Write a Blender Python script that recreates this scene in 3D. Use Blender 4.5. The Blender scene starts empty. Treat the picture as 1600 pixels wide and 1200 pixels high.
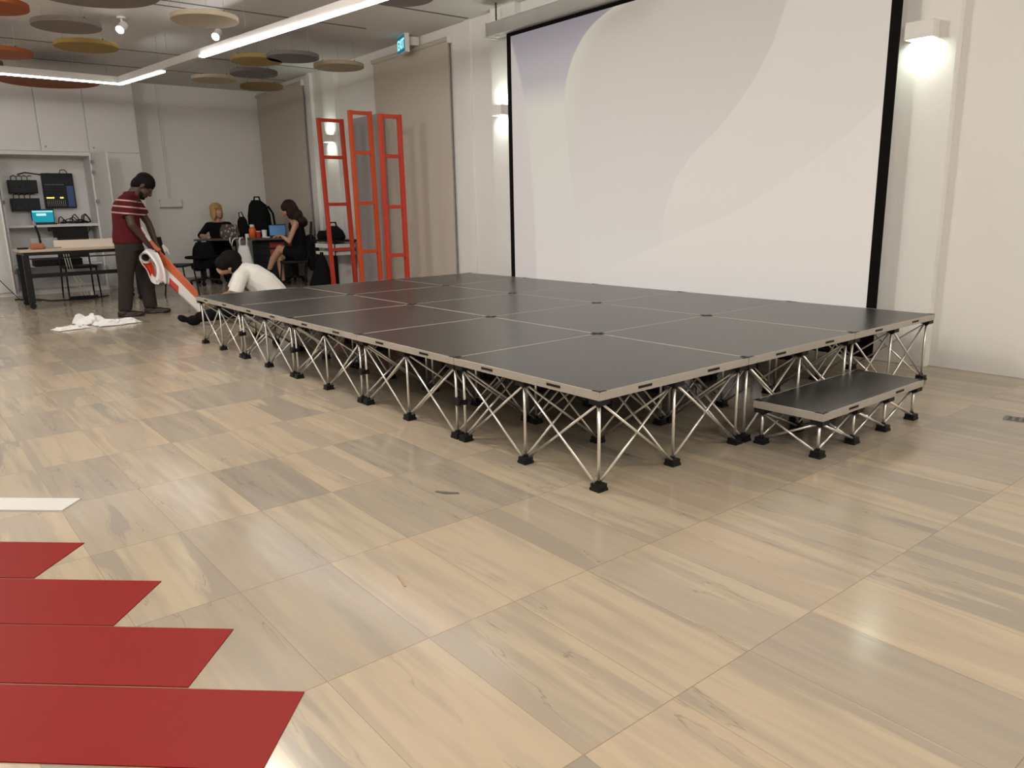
import bpy, bmesh, math, random
from mathutils import Vector, Matrix, Euler, noise
V = Vector
PI = math.pi
random.seed(7)
scene = bpy.context.scene
COL = scene.collection
cos, sin = math.cos, math.sin

# ------------------------------------------------------------------ materials
def mat(name, color, rough=0.5, metal=0.0, vary=0.06, scale=6.0, bump=0.0, emit=None, estr=0.0, spec=0.5, bscale=None):
    m = bpy.data.materials.new(name); m.use_nodes = True
    nt = m.node_tree; b = nt.nodes['Principled BSDF']
    b.inputs['Roughness'].default_value = rough
    b.inputs['Metallic'].default_value = metal
    b.inputs['Specular IOR Level'].default_value = spec
    tc = nt.nodes.new('ShaderNodeTexCoord')
    nz = nt.nodes.new('ShaderNodeTexNoise'); nz.inputs['Scale'].default_value = scale; nz.inputs['Detail'].default_value = 4
    nt.links.new(tc.outputs['Object'], nz.inputs['Vector'])
    mx = nt.nodes.new('ShaderNodeMix'); mx.data_type = 'RGBA'
    c = V(color)
    mx.inputs[6].default_value = (*[max(0, k * (1 - vary)) for k in c], 1)
    mx.inputs[7].default_value = (*[min(1, k * (1 + vary)) for k in c], 1)
    nt.links.new(nz.outputs['Fac'], mx.inputs[0])
    nt.links.new(mx.outputs[2], b.inputs['Base Color'])
    if bump:
        n2 = nt.nodes.new('ShaderNodeTexNoise'); n2.inputs['Scale'].default_value = bscale or scale * 6
        nt.links.new(tc.outputs['Object'], n2.inputs['Vector'])
        bp = nt.nodes.new('ShaderNodeBump'); bp.inputs['Strength'].default_value = bump; bp.inputs['Distance'].default_value = 0.01
        nt.links.new(n2.outputs['Fac'], bp.inputs['Height']); nt.links.new(bp.outputs['Normal'], b.inputs['Normal'])
    if emit:
        b.inputs['Emission Color'].default_value = (*emit, 1); b.inputs['Emission Strength'].default_value = estr
    return m

M = {}
M['wall'] = mat('wall_paint', (0.79, 0.775, 0.75), 0.75, vary=0.02, scale=2.0, bump=0.08, bscale=60)
M['ceiling'] = mat('ceiling_paint', (0.66, 0.64, 0.615), 0.85, vary=0.02)
M['groove'] = mat('ceiling_groove', (0.10, 0.09, 0.08), 0.7)
M['cabinet'] = mat('white_laminate', (0.70, 0.69, 0.68), 0.45, vary=0.01)
M['seam'] = mat('seam_grey', (0.33, 0.32, 0.31), 0.7)
M['blind'] = mat('roller_blind_fabric', (0.53, 0.48, 0.415), 0.85, vary=0.04, scale=25)
M['alu'] = mat('aluminium', (0.62, 0.60, 0.57), 0.34, 0.9, vary=0.05)
M['rod'] = mat('bright_aluminium_tube', (0.80, 0.77, 0.72), 0.28, 0.75, vary=0.03)
M['edge'] = mat('deck_edge_aluminium', (0.44, 0.405, 0.36), 0.48, 0.35, vary=0.06, scale=14)
M['deck'] = mat('black_deck_ply', (0.028, 0.027, 0.026), 0.29, vary=0.25, scale=9, spec=0.62)
M['blackp'] = mat('black_plastic', (0.009, 0.009, 0.010), 0.5, spec=0.22)
M['blackm'] = mat('black_metal', (0.009, 0.009, 0.010), 0.45, spec=0.22)
M['blackf'] = mat('black_fabric', (0.007, 0.007, 0.008), 0.9, vary=0.3, scale=30, spec=0.12)
M['border'] = mat('screen_border', (0.006, 0.005, 0.005), 0.8, spec=0.08)
M['case'] = mat('screen_case', (0.42, 0.42, 0.40), 0.45, 0.1)
M['redboard'] = mat('red_board', (0.205, 0.009, 0.006), 0.48, vary=0.05, spec=0.08)
M['whiteboard'] = mat('white_board', (0.60, 0.585, 0.56), 0.4, vary=0.02)
M['redframe'] = mat('red_frame', (0.52, 0.045, 0.018), 0.4, vary=0.05)
M['redframe2'] = mat('orange_red_frame', (0.60, 0.085, 0.022), 0.4, vary=0.05)
M['greyboard'] = mat('grey_panel', (0.34, 0.32, 0.33), 0.7, vary=0.05)
M['lampw'] = mat('lamp_white', (0.75, 0.73, 0.70), 0.5)
M['lampglow'] = mat('lamp_lens', (0.9, 0.95, 0.9), 0.4, emit=(0.90, 1.0, 0.86), estr=18)
M['led'] = mat('led_diffuser', (0.9, 0.9, 0.95), 0.4, emit=(0.95, 0.97, 1.0), estr=15)
M['ledbody'] = mat('led_housing', (0.62, 0.59, 0.57), 0.55)
M['spotglow'] = mat('spot_lens', (1, 0.95, 0.85), 0.4, emit=(1.0, 0.92, 0.78), estr=30)
M['desktop'] = mat('birch_tabletop', (0.52, 0.42, 0.32), 0.45, vary=0.06)
M['tabletop'] = mat('dark_tabletop', (0.06, 0.055, 0.05), 0.4)
M['paper'] = mat('white_paper', (0.82, 0.80, 0.80), 0.7, vary=0.02)
M['skin_dark'] = mat('dark_skin', (0.058, 0.028, 0.019), 0.55, vary=0.1)
M['skin_light'] = mat('light_skin', (0.50, 0.28, 0.19), 0.5, vary=0.08)
M['skin_mid'] = mat('tan_skin', (0.42, 0.22, 0.14), 0.5, vary=0.08)
M['hair_black'] = mat('black_hair', (0.006, 0.005, 0.005), 0.7, vary=0.3, scale=60, bump=0.2, spec=0.12)
M['hair_brown'] = mat('dark_brown_hair', (0.022, 0.009, 0.007), 0.6, vary=0.35, scale=50, bump=0.2, spec=0.2)
M['hair_blonde'] = mat('blonde_hair', (0.50, 0.31, 0.12), 0.6, vary=0.35, scale=50, bump=0.3)
M['trouser'] = mat('grey_brown_trousers', (0.034, 0.029, 0.027), 0.9, vary=0.12, spec=0.15)
M['shoe'] = mat('dark_brown_shoe', (0.022, 0.014, 0.012), 0.5)
M['tshirt'] = mat('white_tshirt', (0.78, 0.76, 0.72), 0.85, vary=0.04, bump=0.25, bscale=14)
M['orange'] = mat('orange_plastic', (0.75, 0.14, 0.02), 0.4)
M['red'] = mat('red_plastic', (0.40, 0.02, 0.025), 0.4)
M['amber'] = mat('brown_leather', (0.36, 0.13, 0.05), 0.55)
M['cream'] = mat('cream_panel', (0.70, 0.62, 0.54), 0.6)
M['grey'] = mat('mid_grey', (0.28, 0.28, 0.28), 0.6)
M['whitep'] = mat('white_plastic', (0.75, 0.74, 0.72), 0.45)
M['cablew'] = mat('white_cable', (0.65, 0.60, 0.52), 0.5)
M['ledamber'] = mat('amber_indicator', (1, 0.6, 0.1), 0.4, emit=(1.0, 0.55, 0.08), estr=3)
M['mixblue'] = mat('blue_module', (0.02, 0.06, 0.22), 0.4)
M['navy'] = mat('navy_panel', (0.009, 0.011, 0.018), 0.45, spec=0.25)
M['exit_back'] = mat('exit_teal', (0.0, 0.13, 0.19), 0.4, emit=(0.0, 0.16, 0.25), estr=0.55)
M['exit_letter'] = mat('exit_letter', (0.5, 0.95, 1), 0.4, emit=(0.35, 0.90, 1.0), estr=1.0)
M['lap_cyan'] = mat('laptop_screen_cyan', (0.0, 0.3, 0.4), 0.3, emit=(0.02, 0.34, 0.46), estr=0.6)
M['lap_blue'] = mat('laptop_screen_blue', (0.02, 0.10, 0.25), 0.3, emit=(0.02, 0.11, 0.25), estr=0.45)
M['white_glow'] = mat('laptop_white_bar', (0.6, 0.9, 0.95), 0.3, emit=(0.45, 0.85, 0.95), estr=0.8)
M['stain'] = mat('dark_scuff', (0.09, 0.075, 0.06), 0.7)
M['tan'] = mat('tan_wood', (0.34, 0.23, 0.12), 0.6)
M['vent'] = mat('floor_vent_metal', (0.20, 0.19, 0.17), 0.5, 0.4)
for nm, c in dict(felt_taupe=(0.21, 0.175, 0.16), felt_mustard=(0.29, 0.195, 0.055), felt_cream=(0.43, 0.36, 0.265),
                  felt_orange=(0.31, 0.080, 0.022), felt_gold=(0.34, 0.235, 0.09), felt_grey=(0.165, 0.15, 0.15),
                  felt_brown=(0.20, 0.13, 0.05), felt_rust=(0.28, 0.095, 0.035)).items():
    M[nm] = mat(nm, c, 0.95, vary=0.08, scale=40)

def nmath(nt, op, a, b=None, c=None, clamp=False):
    n = nt.nodes.new('ShaderNodeMath'); n.operation = op; n.use_clamp = clamp
    for i, x in enumerate((a, b, c)):
        if x is None: continue
        if isinstance(x, (int, float)): n.inputs[i].default_value = x
        else: nt.links.new(x, n.inputs[i])
    return n.outputs[0]
def nmix(nt, fac, a, b):
    n = nt.nodes.new('ShaderNodeMix'); n.data_type = 'RGBA'
    for idx, x in ((0, fac), (6, a), (7, b)):
        if isinstance(x, (int, float)): n.inputs[idx].default_value = x
        elif isinstance(x, tuple): n.inputs[idx].default_value = (*x, 1)
        else: nt.links.new(x, n.inputs[idx])
    return n.outputs[2]

def floor_material():
    m = bpy.data.materials.new('stone_tile_floor'); m.use_nodes = True
    nt = m.node_tree; b = nt.nodes['Principled BSDF']; L = nt.links.new
    tc = nt.nodes.new('ShaderNodeTexCoord'); sp = nt.nodes.new('ShaderNodeSeparateXYZ'); L(tc.outputs['Object'], sp.inputs[0])
    u = nmath(nt, 'DIVIDE', nmath(nt, 'ADD', sp.outputs[0], 0.16 + 60), 0.6)
    v = nmath(nt, 'DIVIDE', nmath(nt, 'ADD', sp.outputs[1], 0.20 + 60), 0.3)
    iu = nmath(nt, 'FLOOR', u); iv = nmath(nt, 'FLOOR', v)
    fu = nmath(nt, 'SUBTRACT', u, iu); fv = nmath(nt, 'SUBTRACT', v, iv)
    cb = nt.nodes.new('ShaderNodeCombineXYZ'); L(iu, cb.inputs[0]); L(iv, cb.inputs[1])
    wn = nt.nodes.new('ShaderNodeTexWhiteNoise'); wn.noise_dimensions = '3D'; L(cb.outputs[0], wn.inputs['Vector'])
    ws = nt.nodes.new('ShaderNodeSeparateColor'); L(wn.outputs['Color'], ws.inputs[0])
    # grain that runs along the tile, different on every tile
    off = nt.nodes.new('ShaderNodeVectorMath'); off.operation = 'MULTIPLY'; L(wn.outputs['Color'], off.inputs[0]); off.inputs[1].default_value = (37, 53, 71)
    ad = nt.nodes.new('ShaderNodeVectorMath'); ad.operation = 'ADD'; L(tc.outputs['Object'], ad.inputs[0]); L(off.outputs[0], ad.inputs[1])
    def grain(sx, sy, detail, dist=0.0):
        mp = nt.nodes.new('ShaderNodeMapping'); mp.inputs['Scale'].default_value = (sx, sy, 1); L(ad.outputs[0], mp.inputs['Vector'])
        nz = nt.nodes.new('ShaderNodeTexNoise'); nz.inputs['Scale'].default_value = 1; nz.inputs['Detail'].default_value = detail; nz.inputs['Distortion'].default_value = dist
        L(mp.outputs[0], nz.inputs['Vector']); return nz.outputs['Fac']
    g1 = grain(0.55, 5.5, 5, 0.15); g2 = grain(2.2, 34, 4, 0.3); g3 = grain(1.6, 16, 3, 0.2)
    def ramp(x, lo, hi): return nmath(nt, 'DIVIDE', nmath(nt, 'SUBTRACT', x, lo), hi - lo, clamp=True)
    r_tile, r2, r3 = ws.outputs[0], ws.outputs[1], ws.outputs[2]
    warm = nmix(nt, r2, (0.415, 0.345, 0.252), (0.440, 0.350, 0.250))
    warm = nmix(nt, nmath(nt, 'MULTIPLY', r3, 0.4), warm, (0.375, 0.320, 0.240))
    grey = nmix(nt, r2, (0.245, 0.217, 0.182), (0.295, 0.256, 0.208))
    isgrey = ramp(r_tile, 0.74, 0.84)
    band = nmath(nt, 'MULTIPLY', ramp(g1, 0.515, 0.545), nmath(nt, 'ADD', nmath(nt, 'MULTIPLY', r3, 0.60), 0.30))
    soft = nmath(nt, 'MULTIPLY', ramp(g3, 0.46, 0.66), 0.55)
    t1 = nmath(nt, 'MAXIMUM', nmath(nt, 'MULTIPLY', isgrey, nmath(nt, 'ADD', nmath(nt, 'MULTIPLY', ramp(g3, 0.35, 0.65), 0.45), 0.45)), nmath(nt, 'MAXIMUM', band, soft))
    col = nmix(nt, t1, warm, grey)
    col = nmix(nt, nmath(nt, 'MULTIPLY', ramp(g2, 0.48, 0.75), 0.22), col, (0.24, 0.20, 0.155))
    # thin dark line along the edge of a band
    vein = nmath(nt, 'SUBTRACT', 1.0, nmath(nt, 'DIVIDE', nmath(nt, 'ABSOLUTE', nmath(nt, 'SUBTRACT', g1, 0.517)), 0.0040), clamp=True)
    vein = nmath(nt, 'MULTIPLY', vein, nmath(nt, 'MULTIPLY', ramp(g3, 0.40, 0.60), 0.6))
    col = nmix(nt, vein, col, (0.17, 0.135, 0.105))
    # joints
    du = nmath(nt, 'MULTIPLY', nmath(nt, 'MINIMUM', fu, nmath(nt, 'SUBTRACT', 1.0, fu)), 0.6)
    dv = nmath(nt, 'MULTIPLY', nmath(nt, 'MINIMUM', fv, nmath(nt, 'SUBTRACT', 1.0, fv)), 0.3)
    ju = nmath(nt, 'LESS_THAN', du, 0.0016); jv = nmath(nt, 'LESS_THAN', dv, 0.0013)
    jt = nmath(nt, 'MAXIMUM', nmath(nt, 'MULTIPLY', ju, 0.7), nmath(nt, 'MULTIPLY', jv, 0.55))
    col = nmix(nt, jt, col, (0.22, 0.16, 0.10))
    L(col, b.inputs['Base Color'])
    rn = nt.nodes.new('ShaderNodeTexNoise'); rn.inputs['Scale'].default_value = 3; L(tc.outputs['Object'], rn.inputs['Vector'])
    L(nmath(nt, 'ADD', nmath(nt, 'MULTIPLY', rn.outputs['Fac'], 0.08), 0.13), b.inputs['Roughness'])
    b.inputs['Specular IOR Level'].default_value = 0.38
    return m

def fcurve(nt, val, pts, lo, hi, xlo, xhi):
    """x = f(z): a curve drawn through points given as (z, x)."""
    n = nt.nodes.new('ShaderNodeFloatCurve'); c = n.mapping.curves[0]
    P = sorted(((z - lo) / (hi - lo), (x - xlo) / (xhi - xlo)) for z, x in pts)
    c.points[0].location = P[0]; c.points[1].location = P[-1]
    for p in P[1:-1]: c.points.new(*p)
    n.mapping.update()
    t = nmath(nt, 'DIVIDE', nmath(nt, 'SUBTRACT', val, lo), hi - lo, clamp=True)
    nt.links.new(t, n.inputs['Value'])
    return nmath(nt, 'ADD', nmath(nt, 'MULTIPLY', n.outputs[0], xhi - xlo), xlo)

def screen_material():
    """White screen cloth that carries a projected picture of soft pale curves."""
    m = bpy.data.materials.new('projected_picture'); m.use_nodes = True
    nt = m.node_tree; b = nt.nodes['Principled BSDF']; L = nt.links.new
    b.inputs['Base Color'].default_value = (0.32, 0.315, 0.31, 1); b.inputs['Roughness'].default_value = 0.8
    b.inputs['Specular IOR Level'].default_value = 0.2
    tc = nt.nodes.new('ShaderNodeTexCoord'); sp = nt.nodes.new('ShaderNodeSeparateXYZ'); L(tc.outputs['Object'], sp.inputs[0])
    x, z = sp.outputs[0], sp.outputs[2]
    def ramp(v, lo, hi): return nmath(nt, 'DIVIDE', nmath(nt, 'SUBTRACT', v, lo), hi - lo, clamp=True)
    c0 = fcurve(nt, z, [(2.85, -4.50), (2.5, -4.36), (2.0, -4.25), (1.5, -4.18), (0.4, -4.12)], 0.4, 2.9, -5, 0)
    c1 = fcurve(nt, z, [(2.88, -2.86), (2.80, -3.15), (2.71, -3.35), (2.57, -3.51), (2.42, -3.61), (2.17, -3.68), (1.84, -3.66), (1.2, -3.56), (0.4, -3.4)], 0.4, 2.9, -5, 0)
    c2 = fcurve(nt, z, [(2.88, -1.16), (2.55, -1.33), (2.18, -1.49), (1.76, -1.84), (1.49, -2.18), (1.23, -2.36), (0.9, -2.44), (0.4, -2.5)], 0.4, 2.9, -5, 0)
    c3 = fcurve(nt, z, [(2.88, -0.28), (2.3, -0.36), (1.84, -0.53), (1.54, -0.87), (1.34, -1.2), (1.07, -1.68), (0.85, -2.3), (0.4, -3.4)], 0.4, 2.9, -5, 0)
    up = ramp(z, 0.6, 2.8)
    mid = nmix(nt, up, (0.63, 0.585, 0.55), (0.40, 0.335, 0.29))
    right = nmix(nt, up, (0.68, 0.61, 0.545), (0.53, 0.465, 0.415))
    far = nmix(nt, up, (0.705, 0.625, 0.55), (0.60, 0.53, 0.475))
    blue = nmix(nt, ramp(z, 2.2, 2.85), (0.32, 0.305, 0.34), (0.165, 0.155, 0.220))
    left = nmix(nt, ramp(z, 2.08, 2.34), nmix(nt, ramp(z, 0.6, 2.1), (0.62, 0.565, 0.525), (0.52, 0.51, 0.43)), blue)
    col = nmix(nt, ramp(nmath(nt, 'SUBTRACT', x, c1), 0.0, 0.02), left, mid)
    rim = nmath(nt, 'MULTIPLY', ramp(nmath(nt, 'SUBTRACT', x, c1), 0.25, 0.0), ramp(nmath(nt, 'SUBTRACT', x, c1), 0.0, 0.02))
    col = nmix(nt, nmath(nt, 'MULTIPLY', rim, ramp(z, 1.4, 2.0)), col, (0.50, 0.49, 0.39))
    col = nmix(nt, nmath(nt, 'MULTIPLY', ramp(nmath(nt, 'SUBTRACT', x, c0), 0.02, -0.02), 0.8), col, (0.50, 0.43, 0.42))
    col = nmix(nt, nmath(nt, 'MULTIPLY', ramp(nmath(nt, 'SUBTRACT', x, c2), 0.0, 0.02), ramp(z, 0.55, 1.2)), col, right)
    col = nmix(nt, nmath(nt, 'MULTIPLY', ramp(nmath(nt, 'SUBTRACT', x, c3), 0.0, 0.02), ramp(z, 0.45, 1.0)), col, far)
    L(col, b.inputs['Emission Color']); b.inputs['Emission Strength'].default_value = 0.72
    return m

def polo_material():
    """Maroon knit with thin pale stripes round chest and sleeves."""
    m = mat('maroon_striped_knit', (0.088, 0.011, 0.015), 0.9, vary=0.12, spec=0.15)
    nt = m.node_tree; b = nt.nodes['Principled BSDF']
    tc = nt.nodes.new('ShaderNodeTexCoord'); sp = nt.nodes.new('ShaderNodeSeparateXYZ'); nt.links.new(tc.outputs['Object'], sp.inputs[0])
    z = nmath(nt, 'SUBTRACT', sp.outputs[2], nmath(nt, 'MULTIPLY', sp.outputs[0], -0.12))
    f = None
    for zc in (1.150, 1.222, 1.290):
        s = nmath(nt, 'LESS_THAN', nmath(nt, 'ABSOLUTE', nmath(nt, 'SUBTRACT', z, zc)), 0.0075)
        f = s if f is None else nmath(nt, 'MAXIMUM', f, s)
    base = b.inputs['Base Color'].links[0].from_socket
    nt.links.new(nmix(nt, f, base, (0.52, 0.36, 0.33)), b.inputs['Base Color'])
    return m

def dotted_material():
    m = mat('dotted_cloth', (0.075, 0.06, 0.06), 0.8)
    nt = m.node_tree; b = nt.nodes['Principled BSDF']
    tc = nt.nodes.new('ShaderNodeTexCoord'); vo = nt.nodes.new('ShaderNodeTexVoronoi'); vo.inputs['Scale'].default_value = 24
    nt.links.new(tc.outputs['Object'], vo.inputs['Vector'])
    f = nmath(nt, 'LESS_THAN', vo.outputs['Distance'], 0.40)
    base = b.inputs['Base Color'].links[0].from_socket
    nt.links.new(nmix(nt, f, base, (0.36, 0.31, 0.29)), b.inputs['Base Color'])
    return m

def banner_material():
    """Vinyl: an orange band on top, white below it, a red block in the white."""
    m = mat('banner_vinyl', (0.8, 0.78, 0.77), 0.4, vary=0.02)
    nt = m.node_tree; b = nt.nodes['Principled BSDF']
    uv = nt.nodes.new('ShaderNodeUVMap'); sp = nt.nodes.new('ShaderNodeSeparateXYZ'); nt.links.new(uv.outputs[0], sp.inputs[0])
    u, v = sp.outputs[0], sp.outputs[1]
    base = b.inputs['Base Color'].links[0].from_socket
    f1 = nmath(nt, 'GREATER_THAN', v, 0.46)
    f2 = nmath(nt, 'MULTIPLY', nmath(nt, 'LESS_THAN', v, 0.26), nmath(nt, 'MULTIPLY', nmath(nt, 'GREATER_THAN', u, 0.30), nmath(nt, 'LESS_THAN', u, 0.52)))
    c = nmix(nt, f1, base, (0.62, 0.13, 0.045)); c = nmix(nt, f2, c, (0.55, 0.06, 0.05))
    nt.links.new(c, b.inputs['Base Color'])
    return m
M['floor'] = floor_material(); M['picture'] = screen_material(); M['polo'] = polo_material(); M['dotted'] = dotted_material(); M['banner'] = banner_material()

# ------------------------------------------------------------------ mesh helpers
class MB:
    def __init__(self): self.bm = bmesh.new()
    def box(self, c, s, rot=None):
        g = bmesh.ops.create_cube(self.bm, size=1); vs = g['verts']
        R = (Euler(rot).to_matrix() if rot is not None and not isinstance(rot, Matrix) else rot) if rot is not None else Matrix.Identity(3)
        for v in vs: v.co = R @ V((v.co.x * s[0], v.co.y * s[1], v.co.z * s[2])) + V(c)
        return self
    def bb(self, a, b): return self.box([(a[i] + b[i]) / 2 for i in range(3)], [abs(b[i] - a[i]) for i in range(3)])
    def ringloft(self, rings, cap=True, closed=False):
        L = [[self.bm.verts.new(p) for p in r] for r in rings]; n = len(L[0])
        pairs = list(zip(L, L[1:])) + ([(L[-1], L[0])] if closed else [])
        for a, b in pairs:
            for i in range(n):
                self.bm.faces.new((a[i], a[(i + 1) % n], b[(i + 1) % n], b[i]))
        if cap and not closed:
            self.bm.faces.new(L[0][::-1]); self.bm.faces.new(L[-1])
        return self
    def cyl(self, p, q, r, r2=None, seg=12):
        p, q = V(p), V(q); d = (q - p).normalized(); a = d.orthogonal().normalized(); b = d.cross(a); r2 = r if r2 is None else r2
        cs = [(cos(2 * PI * i / seg), sin(2 * PI * i / seg)) for i in range(seg)]
        return self.ringloft([[p + r * (c * a + s * b) for c, s in cs], [q + r2 * (c * a + s * b) for c, s in cs]])
    def tube(self, pts, r, seg=8):
        pts = [V(p) for p in pts]; rings = []; a = None
        for i, p in enumerate(pts):
            d = (pts[min(i + 1, len(pts) - 1)] - pts[max(i - 1, 0)]).normalized()
            a = d.orthogonal().normalized() if a is None else (a - d * a.dot(d)).normalized()
            b = d.cross(a)
            rings.append([p + r * (cos(2 * PI * k / seg) * a + sin(2 * PI * k / seg) * b) for k in range(seg)])
        return self.ringloft(rings)
    def ell(self, c, r, rot=(0, 0, 0), seg=16):
        g = bmesh.ops.create_uvsphere(self.bm, u_segments=seg, v_segments=max(6, seg // 2), radius=1)
        R = Euler(rot).to_matrix()
        for v in g['verts']: v.co = R @ V((v.co.x * r[0], v.co.y * r[1], v.co.z * r[2])) + V(c)
        return self
    def cap(self, p, q, r1, r2=None):
        r2 = r1 if r2 is None else r2
        self.cyl(p, q, r1, r2, 14); self.ell(p, (r1,) * 3); self.ell(q, (r2,) * 3); return self
    def chain(self, pts):
        for (p, r), (q, s) in zip(pts, pts[1:]): self.cap(p, q, r, s)
        return self
    def lofth(self, rings, seg=20):
        """rings: (cx, cy, cz, rx, ry[, tilt about y])"""
        R = []
        for g in rings:
            cx, cy, cz, rx, ry = g[:5]; t = g[5] if len(g) > 5 else 0.0
            R.append([V((cx + rx * cos(2 * PI * k / seg) * cos(t), cy + ry * sin(2 * PI * k / seg), cz - rx * cos(2 * PI * k / seg) * sin(t))) for k in range(seg)])
        return self.ringloft(R)
    def prism(self, pts, z0, z1):
        return self.ringloft([[V((p[0], p[1], z0)) for p in pts], [V((p[0], p[1], z1)) for p in pts]])
    def build(self, name, m, parent=None, smooth=False, bevel=0.0, loc=None):
        bmesh.ops.recalc_face_normals(self.bm, faces=self.bm.faces)
        me = bpy.data.meshes.new(name); self.bm.to_mesh(me); self.bm.free()
        me.materials.append(M[m] if isinstance(m, str) else m)
        o = bpy.data.objects.new(name, me); COL.objects.link(o)
        if smooth:
            for p in me.polygons: p.use_smooth = True
        if bevel:
            bv = o.modifiers.new('bevel', 'BEVEL'); bv.width = bevel; bv.segments = 2; bv.limit_method = 'ANGLE'
        if parent: o.parent = parent
        if loc: o.location = loc
        return o
    def blob(self, name, m, parent=None, voxel=0.010, sm=6):
        o = self.build(name, m, parent)
        r = o.modifiers.new('union', 'REMESH'); r.mode = 'VOXEL'; r.voxel_size = voxel; r.use_smooth_shade = True
        s = o.modifiers.new('soft', 'SMOOTH'); s.iterations = sm; s.factor = 0.5
        dg = bpy.context.evaluated_depsgraph_get(); dg.update()
        me = bpy.data.meshes.new_from_object(o.evaluated_get(dg)); me.name = name
        o.modifiers.clear(); old = o.data; o.data = me; bpy.data.meshes.remove(old)
        for p in me.polygons: p.use_smooth = True
        return o

def tag(o, label=None, cat=None, group=None, kind=None):
    if label: o['label'] = label
    if cat: o['category'] = cat
    if group: o['group'] = group
    if kind: o['kind'] = kind
    return o
def thing(name, label, cat, loc=(0, 0, 0), rz=0.0, group=None):
    o = bpy.data.objects.new(name, None); COL.objects.link(o); o.empty_display_size = 0.1
    o.location = loc; o.rotation_euler = (0, 0, rz)
    return tag(o, label, cat, group)
def struct(mb, name, m, **k):
    o = mb.build(name, m, **k); o['kind'] = 'structure'; return o
def dup(root, loc, label, group=None, rz=None):
    r = root.copy(); COL.objects.link(r); r.location = loc; r['label'] = label
    if rz is not None: r.rotation_euler = (0, 0, rz)
    if group: r['group'] = group
    for ch in list(root.children):
        c = ch.copy(); COL.objects.link(c); c.parent = r
        for g in ch.children:
            d = g.copy(); COL.objects.link(d); d.parent = c
    return r

# ------------------------------------------------------------------ camera
cam = bpy.data.cameras.new('camera'); camo = bpy.data.objects.new('camera', cam); COL.objects.link(camo)
yaw, pit, rol = -0.8935, -0.2279, -0.0213
f = V((sin(yaw) * cos(pit), cos(yaw) * cos(pit), sin(pit))); r0 = V((cos(yaw), -sin(yaw), 0)); u0 = r0.cross(f)
rr = cos(rol) * r0 + sin(rol) * u0; uu = -sin(rol) * r0 + cos(rol) * u0
camo.matrix_world = Matrix(((rr.x, uu.x, -f.x, 2.0508), (rr.y, uu.y, -f.y, -2.0868), (rr.z, uu.z, -f.z, 1.1395), (0, 0, 0, 1)))
cam.sensor_width = 36; cam.lens = 1195.39 / 1600 * 36; cam.clip_start = 0.02
scene.camera = camo

# ------------------------------------------------------------------ the room
XL, XR, YF, YW, ZC = -11.85, 6.0, -6.5, 3.45, 3.20
struct(MB().bb((XL - .2, YF - .2, -.1), (XR + .2, YW + .2, 0)), 'floor', 'floor')
struct(MB().bb((XL - .2, YF - .2, ZC), (XR + .2, YW + .2, ZC + .1)), 'ceiling', 'ceiling')
struct(MB().bb((XL - .2, YW, 0), (XR + .2, YW + .2, ZC)), 'wall_back', 'wall')
struct(MB().bb((XL - .2, YF, 0), (XL, YW, ZC)), 'wall_left', 'wall')
struct(MB().bb((XR, YF, 0), (XR + .2, YW, ZC)), 'wall_right', 'wall')
struct(MB().bb((XL - .2, YF - .2, 0), (XR + .2, YF, ZC)), 'wall_front', 'wall')
# flat columns that stand a little proud of the back wall and carry the wall lamps
n = 1
for a, b in ((-9.12, -8.72), (-4.98, -4.56), (-0.60, -0.19)):
    struct(MB().bb((a, 3.37, 0), (b, YW, ZC)), 'trim_%d' % n, 'wall', bevel=0.004); n += 1
struct(MB().bb((-5.56, 3.43, 0), (-5.44, YW, ZC)), 'trim_%d' % n, 'wall'); n += 1
struct(MB().bb((-9.66, 3.40, 0), (-9.58, YW, ZC)), 'trim_%d' % n, 'wall'); n += 1
# grooves in the ceiling
for x, y0, y1 in ((-9.21, -2.5, 3.4), (-10.45, -2.5, 3.4), (-6.48, -2.0, 2.70), (-5.42, -1.5, 3.4), (-6.69, 0.0, 0.85), (-3.9, -2.5, 2.4)):
    struct(MB().bb((x - .014, y0, ZC - .004), (x + .014, y1, ZC + .01)), 'trim_%d' % n, 'groove'); n += 1
struct(MB().bb((XL, 1.33, 0), (XL + .012, YW, .06)), 'baseboard_left', 'seam')
struct(MB().bb((XL + 0.001, 1.77, 1.40), (XL + .035, 1.80, ZC)), 'trim_%d' % n, 'whitep')     # cable conduit on the left wall

# roller blinds
def blind(x0, x1, z0, z1, y, label):
    t = thing('roller_blind', label, 'blind', ((x0 + x1) / 2, y, z0), 0, 'roller blinds on the windowed wall')
    w = (x1 - x0) / 2; h = z1 - z0
    MB().bb((-w, -.004, .0), (w, .004, h)).build('blind_fabric', 'blind', t)
    MB().cyl((-w - .02, 0, h), (w + .02, 0, h), .028, seg=14).build('roller_tube', 'blind', t, smooth=False)
    MB().bb((-w, -.008, 0), (w, .008, .03)).build('bottom_rail', 'blind', t)
    MB().bb((w + .0, -.03, h - .05), (w + .025, .03, h + .04)).build('bracket', 'whitep', t)
    MB().tube([(w + .018, -.02, h - .05), (w + .018, -.02, .0)], .006, 6).build('guide_cord', 'grey', t)
    return t
blind(-7.62, -5.83, 0.06, 3.06, 3.415, 'tall beige roller blind behind the red frames')
blind(-11.75, -9.87, 0.06, 3.10, 3.415, 'beige roller blind in the far corner behind the women')

# wall cable trunking box
t = thing('trunking_box', 'small white trunking box below the conduit on the left wall', 'electrical box', (XL + .001, 1.79, 1.25))
MB().bb((0, -.17, 0), (.06, .17, .13)).build('box_cover', 'whitep', t, bevel=.006)
MB().bb((0, -.175, -.012), (.066, .175, .0)).build('bottom_lip', 'seam', t)

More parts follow.
